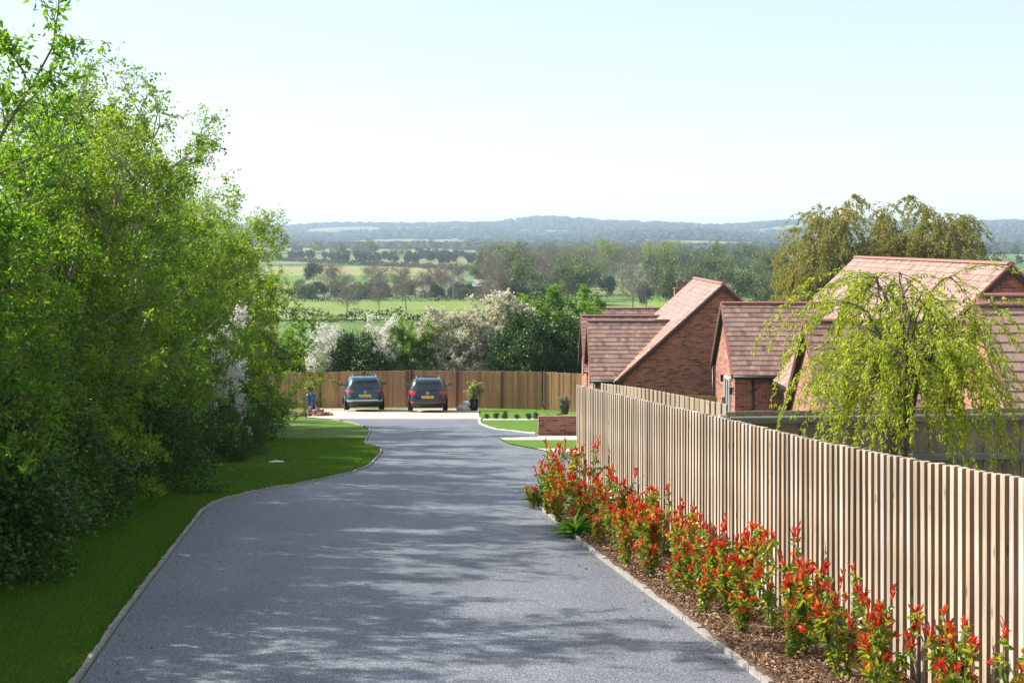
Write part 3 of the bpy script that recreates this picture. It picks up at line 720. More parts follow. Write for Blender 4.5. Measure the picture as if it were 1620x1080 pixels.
def hedge_x(y): return float(np.interp(y, [0, 15, 24, 51, 75], [-4.6, -5.15, -6.05, -8.6, -10.6]))
elder = shrub_tree(11, 5.9, 2.3, 5, 15, 8, 4, 26, .085, ELD, M['twig'], top_sparse=.55, lw=.45)
hawA = shrub_tree(21, 6.4, 2.1, 5, 17, 8, 5, 30, .052, HAW, M['pale_twig'], top_sparse=.8, lw=.8)
hawB = shrub_tree(31, 6.6, 2.3, 4, 19, 9, 5, 30, .055, HAW2, M['pale_twig'], top_sparse=.7, lw=.8)
hawC = shrub_tree(41, 7.0, 2.6, 4, 18, 9, 5, 28, .062, HAW2, M['pale_twig'], top_sparse=.75, grav=-.02, lw=.8)
ivyA = dense_shrub(51, 1.25, 1.7, 3.4, 420, 62, .075, IVY, M['twig'])
ivyB = dense_shrub(61, 1.1, 1.8, 2.7, 400, 60, .07, IVY, M['twig'])
blos = shrub_tree(71, 3.6, .95, 4, 12, 6, 3, 22, .06, WHT, M['twig'], low=.06, top_sparse=.2, lw=.9)
GT = "trees of the tall hedgerow left of the road"
# (mesh set, y, x offset behind hedge face, scale, rotation, words)
row = [(elder, 6.0, -1.5, .95, .4, "broad-leaved elder"), (hawA, 9.6, -1.5, .92, 2.0, "fine-leaved hawthorn"), (elder, 13.2, -1.25, 1.0, 1.1, "broad-leaved bright green elder"),
       (hawB, 16.2, -1.5, .92, .3, "yellow-green hawthorn"), (elder, 18.6, -2.2, 1.0, 3.0, "broad-leaved elder set back"), (hawB, 20.6, -1.3, .98, 4.1, "yellow-green hawthorn"),
       (hawA, 24.0, -1.4, 1.16, 1.7, "sparse-topped hawthorn"), (hawA, 27.5, -1.5, 1.2, 5.2, "sparse-topped hawthorn"), (hawB, 31.0, -1.5, 1.12, 2.5, "yellow-green hawthorn"),
       (hawA, 35.0, -1.6, 1.02, .9, "fine-leaved hawthorn"), (hawC, 39.0, -1.5, 1.1, 3.6, "arching yellow-green hawthorn"), (hawB, 43.5, -1.6, 1.12, 5.9, "yellow-green hawthorn"),
       (hawC, 47.5, -1.6, 1.14, 1.3, "arching yellow-green hawthorn"), (hawC, 51.5, -2.2, 1.05, 4.6, "arching yellow-green hawthorn overhanging the lawn"), (hawA, 57, -4.2, .9, 2.2, "fine-leaved hawthorn near the board fence"), (hawB, 63, -5.0, .8, .2, "low hawthorn near the board fence")]
for i, (ms, y, dx, s, rz, wd) in enumerate(row):
    x = hedge_x(y) + dx
    plant("hedgerow_tree", ms, "%s, %s tree from the camera in the left hedgerow" % (wd, ordn(i)), "tree", (x, y, G(x, y)), rz, s, GT)
for i, y in enumerate([8.5, 11.2, 13.6, 16.0, 18.6, 21.3, 24.0, 26.9, 30, 33.3, 36.8, 40.5, 44.5, 48.5]):
    x = hedge_x(y) - 1.2; ms = (ivyA, ivyB)[i % 2]; s = (.85 + .25 * ((i * 5) % 4) / 3)
    plant("ivy_bush", ms, "dark ivy undergrowth at the foot of the left hedgerow, %s clump from the camera" % ordn(i), "bush", (x, y, G(x, y) - .02), i * 1.3, (s, s, s * (.72 if i > 2 else .82)), "ivy clumps along the hedgerow foot")
MIDG = leafmat('hedge_leaf', [(0, (.045, .11, .014)), (.5, (.08, .17, .02)), (.85, (.13, .23, .026)), (1, (.22, .31, .035))], .42, .42)
fillA = dense_shrub(55, 1.0, 1.9, 4.3, 430, 58, .06, MIDG, M['twig'], sig=.2); fillB = dense_shrub(56, .95, 1.8, 3.9, 400, 58, .055, MIDG, M['twig'], sig=.2)
for i, y in enumerate([15.2, 18.4, 21.8, 25.2, 28.6, 32.0, 36.0, 39.6, 43.4, 47.2]):
    x = hedge_x(y) - 1.15
    plant("hedge_bush", (fillA, fillB)[i % 2], "upright mid-green bush in the face of the left hedgerow, %s from the camera" % ordn(i), "bush", (x, y, G(x, y)), (i % 3 - 1) * .3 + (3.14 if i % 4 > 1 else 0), (1.0, 1.0, .88 + .1 * (i % 3)), "green bushes in the hedgerow face")
x, y = -6.55, 33.5
plant("blackthorn", blos, "white-blossomed blackthorn bush bright against the dark left hedgerow", "bush", (x - .25, y, G(x, y) + .25), .7, (.62, .62, .93))

for i, (x, y, s) in enumerate([(-6.45, 32.2, .42), (-6.75, 33.9, .45), (-7.2, 35.6, .5)]):
    plant("ivy_bush", (ivyB, ivyA)[i % 2], "small ivy clump below the white blackthorn, %s from the camera" % ordn(i), "bush", (x, y, G(x, y) - .02), i * 2.1, s, "ivy clumps below the blackthorn")
# stakes at the hedge foot
for i, (px, py) in enumerate([(236, 784), (181, 800)]):
    x, y = gp(px, py); mb = MB(); mb.tube([(0, 0, -.1), (.01, 0, .55), (0, .01, 1.15)], [.045, .043, .04], 9); o = mb.build("stake", M['post'], None, (x, y, G(x, y)))
    props(o, "round wooden stake at the hedge foot, %s" % ("the more visible right one" if i == 0 else "half hidden left one"), "stake", "wooden stakes")

# hedge behind the board fence
willowg = shrub_tree(81, 4.6, 1.5, 4, 14, 7, 4, 24, .10, HAW, M['twig'], top_sparse=.3, lw=.6)
laurel = dense_shrub(82, 2.2, 1.6, 4.6, 420, 42, .15, LAU, M['twig'], sig=.22)
laurel2 = dense_shrub(83, 1.8, 1.5, 4.0, 380, 40, .14, LAU, M['twig'], sig=.2)
whiteA = shrub_tree(84, 5.2, 1.5, 4, 13, 7, 4, 20, .085, WHT, M['pale_twig'], low=.2, top_sparse=.35, lw=.9)
creamA = shrub_tree(85, 5.0, 2.2, 6, 14, 8, 4, 22, .095, WHT2, M['pale_twig'], low=.15, top_sparse=.3, lw=.9)
greenT = shrub_tree(86, 5.6, 1.9, 4, 14, 8, 4, 22, .11, ELD, M['twig'], top_sparse=.5, lw=.6)
back = [(laurel2, -14.5, 80, 1.0, "dark laurel half hidden by the hedgerow"), (greenT, -12.6, 81.5, .85, "leafy green bush left of the first white bush"), (whiteA, -10.4, 79.5, .92, "white-blossomed bush left of the dark laurel"),
        (laurel2, -8.6, 79, .98, "dark rounded laurel between two white bushes"), (whiteA, -7.0, 79.5, 1.0, "taller white-blossomed bush above the blue car"), (willowg, -5.6, 78.8, 1.02, "fresh green bush right of the taller white bush"),
        (creamA, -4.4, 79.6, .88, "low cream-blossomed bush left of the broad pair"), (creamA, -2.8, 80, 1.1, "broad cream-blossomed bush behind the dark car"), (creamA, -.9, 81, 1.3, "cream-blossomed bush, the higher right one of the broad pair"), (laurel, .8, 78, 1.02, "big dark laurel behind the fence corner"),
        (laurel, 3.4, 78.5, 1.02, "dark laurel next to the brick house"), (greenT, 1.3, 82, 1.22, "light green bush rising behind the dark laurel"), (greenT, 4.0, 82.5, 1.22, "light green bush rising behind the house wing")]
for i, (ms, x, y, s, wd) in enumerate(back):
    plant("hedge_bush", ms, wd, "bush", (x, y, float(C - far_h(np.float64(x), np.float64(y)))), i * 1.9, s, "bushes behind the brown board fence")

# ------------------------------------------------------------------ weeping trees
def weeping(seed, H, spread, limbs, strands, slen, per, leaf, mat, wood, fork=.5, lw=.3, arch=1.0, tr=.05, rise=.5):
    rg = np.random.default_rng(seed); tubes = []; LP_, LD = [], []
    tk = path((0, 0, -.1), (.03, .02, 1), H * fork, 6, .03, 0, rg); tubes.append((tk, tr, tr * .75, 9))
    top = tk[-1]
    for l in range(limbs):
        a = 2 * math.pi * (l + rg.uniform(-.35, .35)) / limbs; up = rg.uniform(.55, 1.0); rd = spread * rg.uniform(.35, 1.0)
        hh = (H - top[2]) * up; n = 14; t = np.linspace(0, 1, n)[:, None]
        b0 = tk[3 + l % 4] if fork > .6 else top
        horiz = rd * t ** 1.5; z = hh * (np.sin(np.clip(t * (1.0 + .55 * arch), 0, 1.57 * 1.15) * 1.0) / math.sin(min(1.57, 1.0 + .55 * arch)) if arch else t)
        pts = np.concatenate([b0[0] + horiz * math.cos(a), b0[1] + horiz * math.sin(a), b0[2] + z * rise * 2 * .5 + (z * 0)], 1)
        pts[:, 2] = b0[2] + (H - b0[2]) * up * np.sin(t[:, 0] * 1.8) / 1.0; pts[1:] += rg.normal(0, .02 * spread, (n - 1, 3)); tubes.append((pts, tr * .42, .004, 5))
        for s in range(strands):
            p, d = at(pts, rg.uniform(.3, 1.0)); oa = a + rg.normal(0, .9)
            dd = np.array([math.cos(oa) * .5, math.sin(oa) * .5, rg.uniform(-.3, .5)])
            sl_ = slen * rg.uniform(.45, 1.15); st = path(p, dd, sl_, 9, .06, -.26, rg); tubes.append((st, .004 * H / 3, .0015 * H / 3, 3))
            k = int(per * sl_ / slen); tt = rg.uniform(.1, 1, k) * 9; idx = np.minimum(tt.astype(int), 8); fr = (tt - idx)[:, None]
            pp = st[idx] * (1 - fr) + st[idx + 1] * fr + rg.normal(0, .012 * H / 3, (k, 3)); LP_.append(pp)
            LD.append(unit(st[idx + 1] - st[idx]) * .6 + rg.normal(0, .55, (k, 3)) - np.array([0, 0, .3]))
    P = np.concatenate(LP_); D = np.concatenate(LD); sz = leaf * rg.uniform(.55, 1.25, len(P))
    return tubes_mesh("trunk", tubes, wood), leaves_mesh("crown", P, D, sz, sz * lw, mat, rg)
wx, wy = 3.62, 13.1
plant("willow_tree", weeping(5, 3.2, .86, 22, 13, 1.2, 105, .05, WIL, M['bark'], fork=.46, lw=.34, tr=.042), "young weeping willow with lime green strands between the fences", "tree", (wx, wy, G(wx, wy)), .6)
def birch_tree(seed, H, R_, limbs, strands, slen, per, leaf):
    rg = np.random.default_rng(seed); tubes = []; LP_, LD = [], []
    tk = path((0, 0, -.2), (.02, .02, 1), H * .93, 14, .035, 0, rg); tubes.append((tk, H * .013, .02, 8))
    for l in range(limbs):
        t = .22 + .78 * (l + rg.uniform(0, 1)) / limbs; p, d = at(tk, min(t, .99)); a = rg.uniform(0, 6.28); ll = R_ * (1.2 - .75 * t) * rg.uniform(.55, 1.2)
        lb = path(p, (math.cos(a), math.sin(a), rg.uniform(.8, 1.8)), ll, 7, .1, -.05, rg); tubes.append((lb, .04 * (1.1 - t) + .012, .008, 5))
        for s in range(max(3, int(strands * (1.1 - .6 * t)))):
            p2, d2 = at(lb, rg.uniform(.25, 1)); oa = a + rg.normal(0, 1.0); sl_ = slen * rg.uniform(.35, 1.15)
            st = path(p2, (math.cos(oa) * .7, math.sin(oa) * .7, rg.uniform(-.2, .7)), sl_, 8, .07, -.3, rg); tubes.append((st, .009, .003, 3))
            k = int(per * sl_ / slen * rg.uniform(.4, 1.3)); tt = rg.uniform(.1, 1, k) * 8; idx = np.minimum(tt.astype(int), 7); fr = (tt - idx)[:, None]
            LP_.append(st[idx] * (1 - fr) + st[idx + 1] * fr + rg.normal(0, .06, (k, 3))); LD.append(unit(st[idx + 1] - st[idx]) * .6 + rg.normal(0, .55, (k, 3)) - np.array([0, 0, .3]))
    P = np.concatenate(LP_); D = np.concatenate(LD); sz = leaf * rg.uniform(.55, 1.25, len(P))
    return tubes_mesh("trunk", tubes, M['pale_twig']), leaves_mesh("crown", P, D, sz, sz * .6, BIR, rg)
birch = birch_tree(15, 13.8, 5.6, 40, 26, 2.8, 95, .17) #, 13.5, 4.2, 26, 22, 4.2, 75, .16, BIR, M['pale_twig'], fork=.62, lw=.6, tr=.16)
birch2 = birch_tree(17, 12.5, 5.8, 38, 28, 2.6, 95, .17) #, 13.0, 4.6, 30, 24, 3.6, 75, .17, BIR, M['pale_twig'], fork=.62, lw=.6, tr=.16)
for i, (ms, px, y, s, wd) in enumerate([(birch, 1325, 86, .9, "drooping olive birch, tall left one behind the pink-lit roof"), (birch2, 1410, 90, .95, "drooping olive birch, low middle one behind the pink-lit roof"),
                                         (birch, 1500, 86, .9, "drooping olive birch, right one behind the pink-lit roof"), (birch2, 1275, 92, .8, "small drooping olive birch left of the tall birch"), (birch2, 1455, 94, .86, "drooping olive birch behind the right birch")]):
    x = (px - 810) / F * y; plant("birch_tree", ms, wd, "tree", (x, y, float(C - far_h(np.float64(x), np.float64(y)))), i * 1.1, s, "birches behind the houses")

# ------------------------------------------------------------------ photinia row
def photinia(seed, H):
    rg = np.random.default_rng(seed); tubes = []; GP, GD, RP_, RD = [], [], [], []
    ns = rg.integers(5, 9)
    for s in range(ns):
        a = rg.uniform(0, 6.28); tilt = rg.uniform(.05, .45); hh = H * rg.uniform(.5, 1.0) * (1 - .35 * tilt)
        st = path((.04 * math.cos(a), .04 * math.sin(a), -.02), (math.cos(a) * tilt, math.sin(a) * tilt, 1), hh, 7, .06, .03, rg); tubes.append((st, .007, .003, 4))
        tips = [(st, 1.0)]
        for b in range(rg.integers(1, 4)):
            p, d = at(st, rg.uniform(.35, .85)); br = path(p, unit(d + rg.normal(0, .55, 3)), hh * rg.uniform(.18, .36), 4, .08, .06, rg); tubes.append((br, .004, .002, 3)); tips.append((br, .6))
        for q, sc2 in tips:
            k = int(25 * sc2); tt = rg.uniform(.06, .80, k)
            for t in tt:
                p, d = at(q, t); v = unit(rg.normal(0, 1, 3) * np.array([1, 1, .5])) + d * .35 - np.array([0, 0, .15]); GP.append(p); GD.append(v)
            for t in rg.uniform(.80, 1.0, int(8 * sc2) + 4):
                p, d = at(q, t); v = unit(rg.normal(0, 1, 3) * np.array([1, 1, .4])) * .62 + d * .9; RP_.append(p); RD.append(v)
    GP, GD, RP_, RD = map(np.array, (GP, GD, RP_, RD))
    gs = rg.uniform(.055, .105, len(GP)); rs = rg.uniform(.045, .095, len(RP_))
    return (tubes_mesh("stems", tubes, M['twig']), leaves_mesh("green_leaves", GP, GD, gs, gs * .45, GRN, rg, .22, six=True), leaves_mesh("red_leaves", RP_, RD, rs, rs * .32, RED, rg, .3, six=True))
phv = [photinia(100 + k, h) for k, h in enumerate((.95, .8, 1.08, .7, .9, .98, .76, .86, 1.0))]
ys = np.arange(21.9, 7.5, -.43)
rr_ = random.Random(31)
for i, y in enumerate(ys):
    yy = float(y) + rr_.uniform(-.1, .1); x = fence_x(yy) - .38 + rr_.uniform(-.14, .1); s = rr_.uniform(.74, 1.12) * (1.12 if y > 19.5 else 1.0)
    plant("photinia", phv[i * 4 % 9], "red-tipped photinia shrub, %s from the far end of the slatted fence" % ordn(i), "shrub", (x, yy, G(x, yy) + .03), rr_.uniform(0, 6.28), (s * .86, s * .86, s * rr_.uniform(.95, 1.18)), "red-tipped shrubs along the slatted fence", ("stems", "green_leaves", "red_leaves"))
# second, lower planting line filling the bed
for i, y in enumerate(np.arange(21.4, 10.5, -.95)):
    yy = float(y); x = fence_x(yy) - .72 + rr_.uniform(-.06, .1); s = rr_.uniform(.5, .68)
    plant("photinia", phv[(i * 2 + 1) % 9], "low red-tipped photinia at the front of the bed, %s from the far end" % ordn(i), "shrub", (x, yy, G(x, yy) + .03), rr_.uniform(0, 6.28), s, "low red-tipped shrubs at the bed's front", ("stems", "green_leaves", "red_leaves"))
def dock(seed, n, L):
    rg = np.random.default_rng(seed); a = rg.uniform(0, 6.28, n); el = rg.uniform(.15, 1.2, n)
    D = np.stack([np.cos(a) * np.cos(el), np.sin(a) * np.cos(el), np.sin(el)], -1); P = rg.normal(0, .02, (n, 3)) * np.array([1, 1, 0]); l = L * rg.uniform(.6, 1.15, n)
    return leaves_mesh("leaves", P, D, l, l * .34, DOCK, rg, .18, nbias=(0, 0, 1.6), six=True)
for (px, py, n, L, wd) in [(908, 850, 40, .36, "broad-leaved dock weed in front of the red shrubs"), (850, 800, 22, .34, "broad-leaved dock weed at the far tip of the bed")]:
    x, y = gp(px, py); o = mobj("weed", dock(int(px), n, L), None, (x, y, G(x, y) + .03)); props(o, wd, "weed", "weeds in the bed")

# bark chips and grass blades
def scatter_chips():
    rg = np.random.default_rng(8); n = 24000; y = 8 + (YB - 8) * rg.uniform(0, 1, n) ** 1.0; t = rg.uniform(0, 1, n)
    xl = np.array([road_r(v) for v in y]) + .09; x = xl + (fence_x(y) - xl) * t; z = C - near_h(x, y) + .045 + rg.uniform(0, .02, n)
    P = np.stack([x, y, z], -1); D = rg.normal(0, 1, (n, 3)) * np.array([1, 1, .35]); L = rg.uniform(.015, .045, n)
    o = mobj("bark_mulch", leaves_mesh("bark_mulch", P, D, L, L * rg.uniform(.35, .8, n), M['chips'], rg, .1, nbias=(0, 0, 1.2))); props(o, "brown bark chips covering the planting bed", kind="stuff")
scatter_chips()
def scatter_litter():
    rg = np.random.default_rng(18); n = 420; y = rg.uniform(8.5, 30, n); side = rg.uniform(0, 1, n) < .6; e = rg.exponential(.22, n)
    x = np.where(side, np.array([road_r(min(v, YB - .1)) for v in y]) - .03 - e, np.array([road_l(v) for v in y]) + .05 + e); P = np.stack([x, y, C - near_h(x, y) + .03], -1); L = rg.uniform(.012, .04, n)
    o = mobj("leaf_litter", leaves_mesh("leaf_litter", P, rg.normal(0, 1, (n, 3)) * np.array([1, 1, .1]), L, L * .5, M['chips'], rg, .15, nbias=(0, 0, 2))); props(o, "scattered bits of bark and leaf litter along the road edges", kind="stuff")
scatter_litter()
GRB = leafmat('grass_blade', [(0, (.055, .14, .010)), (.5, (.09, .20, .014)), (.9, (.13, .25, .020)), (1, (.24, .27, .06))], .4, .5)
def scatter_grass():
    rg = np.random.default_rng(9); n = 190000; y = 8.5 + 34 * rg.uniform(0, 1, n) ** 1.7; xr_ = np.array([road_l(v) for v in y]) - .09; xl = np.array([hedge_x(v) for v in y]) - .3
    x = xl + (xr_ - xl) * rg.uniform(0, 1, n); z = C - near_h(x, y); P = np.stack([x, y, z], -1)
    D = rg.normal(0, .45, (n, 3)) + np.array([0, 0, 1]); L = rg.uniform(.02, .05, n) * (1 + (y - 9) * .012)
    o = mobj("grass", leaves_mesh("grass", P, D, L, .006 * (1 + (y - 9) * .03), GRB, rg, .1)); props(o, "short mown grass of the verge left of the road", kind="stuff")
scatter_grass()

# ------------------------------------------------------------------ cars
GLASS = plain('car_glass', (.02, .035, .04), .05, var=.05, spec=.8)
TYRE = plain('tyre', (.014, .014, .014), .8); RIM = plain('rim', (.35, .35, .36), .3, .8); CHROME = plain('chrome', (.65, .65, .66), .2, .9, .03)
LAMP = plain('lamp_red', (.42, .008, .012), .15, coat=.6); PLATE = plain('plate_yellow', (.72, .46, .01), .4, var=.04); INK = plain('ink', (.01, .01, .01), .5)
DARKP = plain('dark_plastic', (.018, .018, .02), .55); CLEARL = plain('lamp_clear', (.5, .5, .5), .2)
def paint(name, c):
    m, nt, b = newmat(name); b.inputs["Base Color"].default_value = (*c, 1); b.inputs["Metallic"].default_value = .35; b.inputs["Roughness"].default_value = .32
    b.inputs["Coat Weight"].default_value = 1.0; b.inputs["Coat Roughness"].default_value = .04
    n = noise(nt, tc(nt), 3, 3); rr2 = nt.nodes.new("ShaderNodeMapRange"); rr2.inputs[3].default_value = .26; rr2.inputs[4].default_value = .42; nt.links.new(n, rr2.inputs[0]); nt.links.new(rr2.outputs[0], b.inputs["Roughness"])
    return m
class Body:
    """surface made of rounded-rectangle rings stacked in z: (z, y_rear, y_front, half width)"""
    def __init__(s, rings, n=5.0): s.r = np.array(rings); s.n = n
    def ring(s, z): return [float(np.interp(z, s.r[:, 0], s.r[:, k])) for k in (1, 2, 3)]
    def rear(s, u, z, off=.012):                       # u in -1..1 across the width
        y0, y1, w = s.ring(z); L = (y1 - y0) / 2; a = min(abs(u), .995)
        return (u * w * (1 + off * .3), (y0 + L) - L * (1 - a ** s.n) ** (1 / s.n) - off, z)
    def side(s, sg, y, z, off=.01):
        y0, y1, w = s.ring(z); L = (y1 - y0) / 2; a = min(abs((y - y0 - L) / L), .995)
        return (sg * (w * (1 - a ** s.n) ** (1 / s.n) + off), y, z)
    def mesh(s, mb):
        k = 56; vs_ = []
        for z, y0, y1, w in s.r:
            L = (y1 - y0) / 2
            for j in range(k):
                t = 2 * math.pi * j / k; c, sn = math.cos(t), math.sin(t)
                vs_.append((w * math.copysign(abs(c) ** (2 / s.n), c), y0 + L + L * math.copysign(abs(sn) ** (2 / s.n), sn), z))
        m_ = len(s.r); fs_ = [(i * k + j, i * k + (j + 1) % k, (i + 1) * k + (j + 1) % k, (i + 1) * k + j) for i in range(m_ - 1) for j in range(k)]
        fs_ += [tuple(range(k - 1, -1, -1)), tuple((m_ - 1) * k + j for j in range(k))]
        mb.add(vs_, fs_, True); return mb
def patch(f, us, zs, thick=None):
    """grid patch from f(u, z)"""
    mb = MB(); n = len(us); vs_ = [f(u(z) if callable(u) else u, z) for z in zs for u in us]
    mb.add(vs_, [(i * n + j, i * n + j + 1, (i + 1) * n + j + 1, (i + 1) * n + j) for i in range(len(zs) - 1) for j in range(n - 1)], True); return mb
def text_mesh(s, size):
    cu = bpy.data.curves.new("characters", 'FONT'); cu.body = s; cu.size = size; cu.align_x = 'CENTER'; cu.align_y = 'CENTER'; cu.extrude = .001
    o = bpy.data.objects.new("characters", cu); col.objects.link(o); dg = bpy.context.evaluated_depsgraph_get(); me = bpy.data.meshes.new_from_object(o.evaluated_get(dg)); bpy.data.objects.remove(o)
    me.materials.clear(); me.materials.append(INK); return me
def car(name, label, loc, rz, rings, paintm, H, win, lamp, plate_txt, plate_z, suv):
    e = empty(name, label, "car", loc, rz); e.scale = (1.045, 1, .95); B = Body(rings); Lc = rings[3][2]
    body = B.mesh(MB()).build("body", paintm, e)
    wz0, wz1, wu = win
    def lin(a, b, n): return list(np.linspace(a, b, n))
    patch(lambda u, z: B.rear(u * (1 - .10 * (z - wz0) / (wz1 - wz0)), z), lin(-wu, wu, 15), lin(wz0, wz1, 8)).build("rear_window", GLASS, e)
    patch(lambda u, z: B.rear(u, z, .05 + .10 * (z - wz1)), lin(-wu * .9, wu * .9, 12), lin(wz1 - .02, wz1 + .07, 3)).build("spoiler", paintm if not suv else DARKP, e)
    for sg in (-1, 1):
        for (ya, yb) in ((.55, 1.25), (1.33, 2.15), (2.22, 2.95)):
            zz = lin(wz0 - .02, wz1 - .02, 6)
            patch(lambda t, z: B.side(sg, ya + (yb - ya) * t * (1 - (.22 if yb > 2.5 else 0) * (z - wz0) / (wz1 - wz0)), z), lin(0, 1, 6), zz).build("side_window", GLASS, e)
        l0, l1, u0, u1 = lamp
        patch(lambda t, z: B.rear(sg * (u0 + (u1 - u0) * t + (.10 * (l1 - z) / (l1 - l0) if t < .5 else 0)), z, .03), lin(0, 1, 10), lin(l0, l1, 5)).build("tail_light", LAMP, e)
        patch(lambda t, z: B.side(sg, rings[2][1] + .12 + .32 * t, z, .015), lin(0, 1, 5), lin(l0 + .04, l1, 4)).build("tail_light", LAMP, e)
        patch(lambda t, z: B.rear(sg * (.62 + .26 * t), z, .02), lin(0, 1, 5), lin(.50, .545, 3)).build("reflector", CLEARL if suv else LAMP, e)
        mb = MB(); x = sg * (rings[5][3] + .13); mb.box((x, 2.55, wz0 + .06), (.20, .12, .15), bev=.03); mb.box((sg * (rings[5][3] + .02), 2.56, wz0), (.12, .06, .05)); mir = mb.build("mirror", DARKP if suv else paintm, e)
        mb = MB(); mb.box((x, 2.483, wz0 + .06), (.16, .01, .11)); mb.build("mirror_glass", GLASS, mir)
        mb = MB(); rw = rings[-2][3] - .05; mb.tube([(sg * rw, .55, H + .0), (sg * rw, .65, H + .045), (sg * rw, 1.9, H + .04), (sg * rw, 2.05, H - .02)], .02, 6); mb.build("roof_rail", CHROME, e)
        for yw in (.88, Lc - .95):
            R_ = .345 if suv else .325; mw = Matrix.Rotation(math.pi / 2, 3, 'Y'); w = MB()
            w.lathe([(R_ * .62, -.115), (R_ * .95, -.11), (R_, -.07), (R_, .07), (R_ * .95, .11), (R_ * .62, .115)], 28); w.v = [tuple(mw @ Vector(v) + Vector((sg * .785, yw, R_))) for v in w.v]
            wh = w.build("wheel", TYRE, e); rm = MB()
            rm.lathe([(R_ * .64, -.119), (R_ * .6, -.10), (R_ * .6, .10), (R_ * .64, .119)], 24); rm.v = [tuple(mw @ Vector(v) + Vector((sg * .785, yw, R_))) for v in rm.v]; rm.build("rim", RIM, wh)
            a = MB(); a.lathe([(R_ + .07, -.01), (R_ + .07, .01)], 28); a.v = [tuple(mw @ Vector(v) + Vector((sg * (rings[2][3] - .02), yw, R_ + .02))) for v in a.v]; a.build("wheel_arch", DARKP, e)
    patch(lambda u, z: B.rear(u, z, .018), lin(-.96, .96, 17), lin(.30, .46 if suv else .40, 4)).build("bumper", DARKP, e)
    patch(lambda u, z: B.rear(u, z, .028), lin(-.93, .93, 17), lin(.555, .59, 2)).build("bumper_trim", CHROME if suv else DARKP, e)
    yb = B.rear(0, plate_z, .02)[1]
    mb = MB(); mb.box((0, yb, plate_z), (.54, .012, .125)); pl = mb.build("number_plate", PLATE, e)
    t = mobj("characters", text_mesh(plate_txt, .105), pl, (0, yb - .009, plate_z)); t.rotation_euler = (math.pi / 2, 0, 0)
    zb = plate_z + .19; yb = B.rear(0, zb, .02)[1]; mb = MB(); k = 20
    for rr0, rr1 in ((.05, .062),):
        vs_ = [(rr * math.cos(2 * math.pi * j / k), yb - .004, zb + rr * math.sin(2 * math.pi * j / k)) for rr in (rr0, rr1) for j in range(k)]
        mb.add(vs_, [(j, (j + 1) % k, k + (j + 1) % k, k + j) for j in range(k)])
    for (x0, z0, x1, z1) in ((-.022, .045, 0, .004), (.022, .045, 0, .004), (-.042, .02, -.02, -.044), (-.02, -.044, 0, -.006), (0, -.006, .02, -.044), (.02, -.044, .042, .02)):
        mb.tube([(x0, yb - .004, zb + z0), (x1, yb - .004, zb + z1)], .006, 4)
    mb.build("badge", CHROME, e)
    mb = MB(); p0, p1 = B.rear(.02, wz0 + .02, .03), B.rear(.42, wz0 + .05, .03); mb.tube([p0, p1], .012, 5); mb.build("wiper", DARKP, e)
    mb = MB(); mb.add([(0, .62, H - .02), (-.02, .75, H - .01), (.02, .75, H - .01), (0, .74, H + .07)], [(0, 1, 3), (0, 3, 2), (1, 2, 3), (0, 2, 1)]); mb.build("antenna", DARKP, e)
    mb = MB(); mb.box((0, 2.2, .27), (1.3, 3.6, .16)); mb.build("underbody", DARKP, e)
    return e
suv_rings = [(.24, .22, 4.25, .74), (.33, .06, 4.42, .86), (.50, .0, 4.49, .915), (.70, -.01, 4.49, .92), (.86, .04, 4.40, .915), (1.0, .08, 4.05, .895), (1.07, .11, 3.35, .865), (1.30, .22, 2.95, .795), (1.48, .34, 2.62, .725), (1.58, .44, 2.42, .67), (1.645, .56, 2.2, .58), (1.67, .8, 2.0, .45)]
van_rings = [(.24, .22, 4.2, .72), (.31, .06, 4.32, .84), (.48, .0, 4.38, .895), (.68, -.01, 4.38, .90), (.84, .04, 4.30, .895), (.96, .08, 4.0, .875), (1.03, .11, 3.45, .845), (1.25, .20, 3.0, .775), (1.43, .30, 2.65, .71), (1.52, .40, 2.45, .65), (1.575, .52, 2.2, .56), (1.60, .8, 2.0, .43)]
x, y = -6.97, 67.5
car("parked_car", "tall teal blue car parked on the left, nose to the brown fence", (x, y, G(x, y) + .018), math.radians(9), suv_rings, paint('teal_paint', (.0, .055, .085)), 1.67, (1.10, 1.47, .86), (.93, 1.06, .52, .985), "BE73 UXR", .80, True)
x, y = -3.93, 66.2
car("parked_car", "dark blue-black car parked on the right, nose to the brown fence", (x, y, G(x, y) + .018), math.radians(2.5), van_rings, paint('navy_paint', (.008, .018, .024)), 1.60, (1.05, 1.43, .86), (.86, 1.02, .55, .985), "FM22 DFA", .76, False)

# ------------------------------------------------------------------ pots, rubble, stones, small plants
def pot(name, label, prof, mat, loc, shrub, sc_, plabel, pcat):
    mb = MB(); mb.lathe(prof, 28); o = mb.build(name, mat, None, loc); props(o, label, "pot")
    so = MB(); so.lathe([(prof[-1][0] * .82, prof[-1][1] - .05), (prof[-1][0] * .5, prof[-1][1] - .03)], 20); so.build("soil", M['soil'], o)
    p = plant("potted_shrub", shrub, plabel, pcat, (loc[0], loc[1], loc[2] + prof[-1][1] - .08), 0, sc_)
VAR = leafmat('variegated_leaf', [(0, (.10, .16, .03)), (.4, (.18, .24, .05)), (.7, (.34, .36, .14)), (1, (.55, .52, .30))], .35)
SIL = leafmat('silver_leaf', [(0, (.14, .18, .14)), (.6, (.24, .29, .23)), (1, (.36, .40, .34))], .25)
potsh = shrub_tree(201, 1.1, .75, 4, 7, 4, 3, 16, .10, VAR, M['twig'], low=.25, top_sparse=.3, lw=.6, tw=.3)
potsh2 = shrub_tree(202, 1.2, .85, 5, 8, 4, 3, 15, .10, VAR, M['twig'], low=.1, top_sparse=.3, lw=.6, tw=.3)
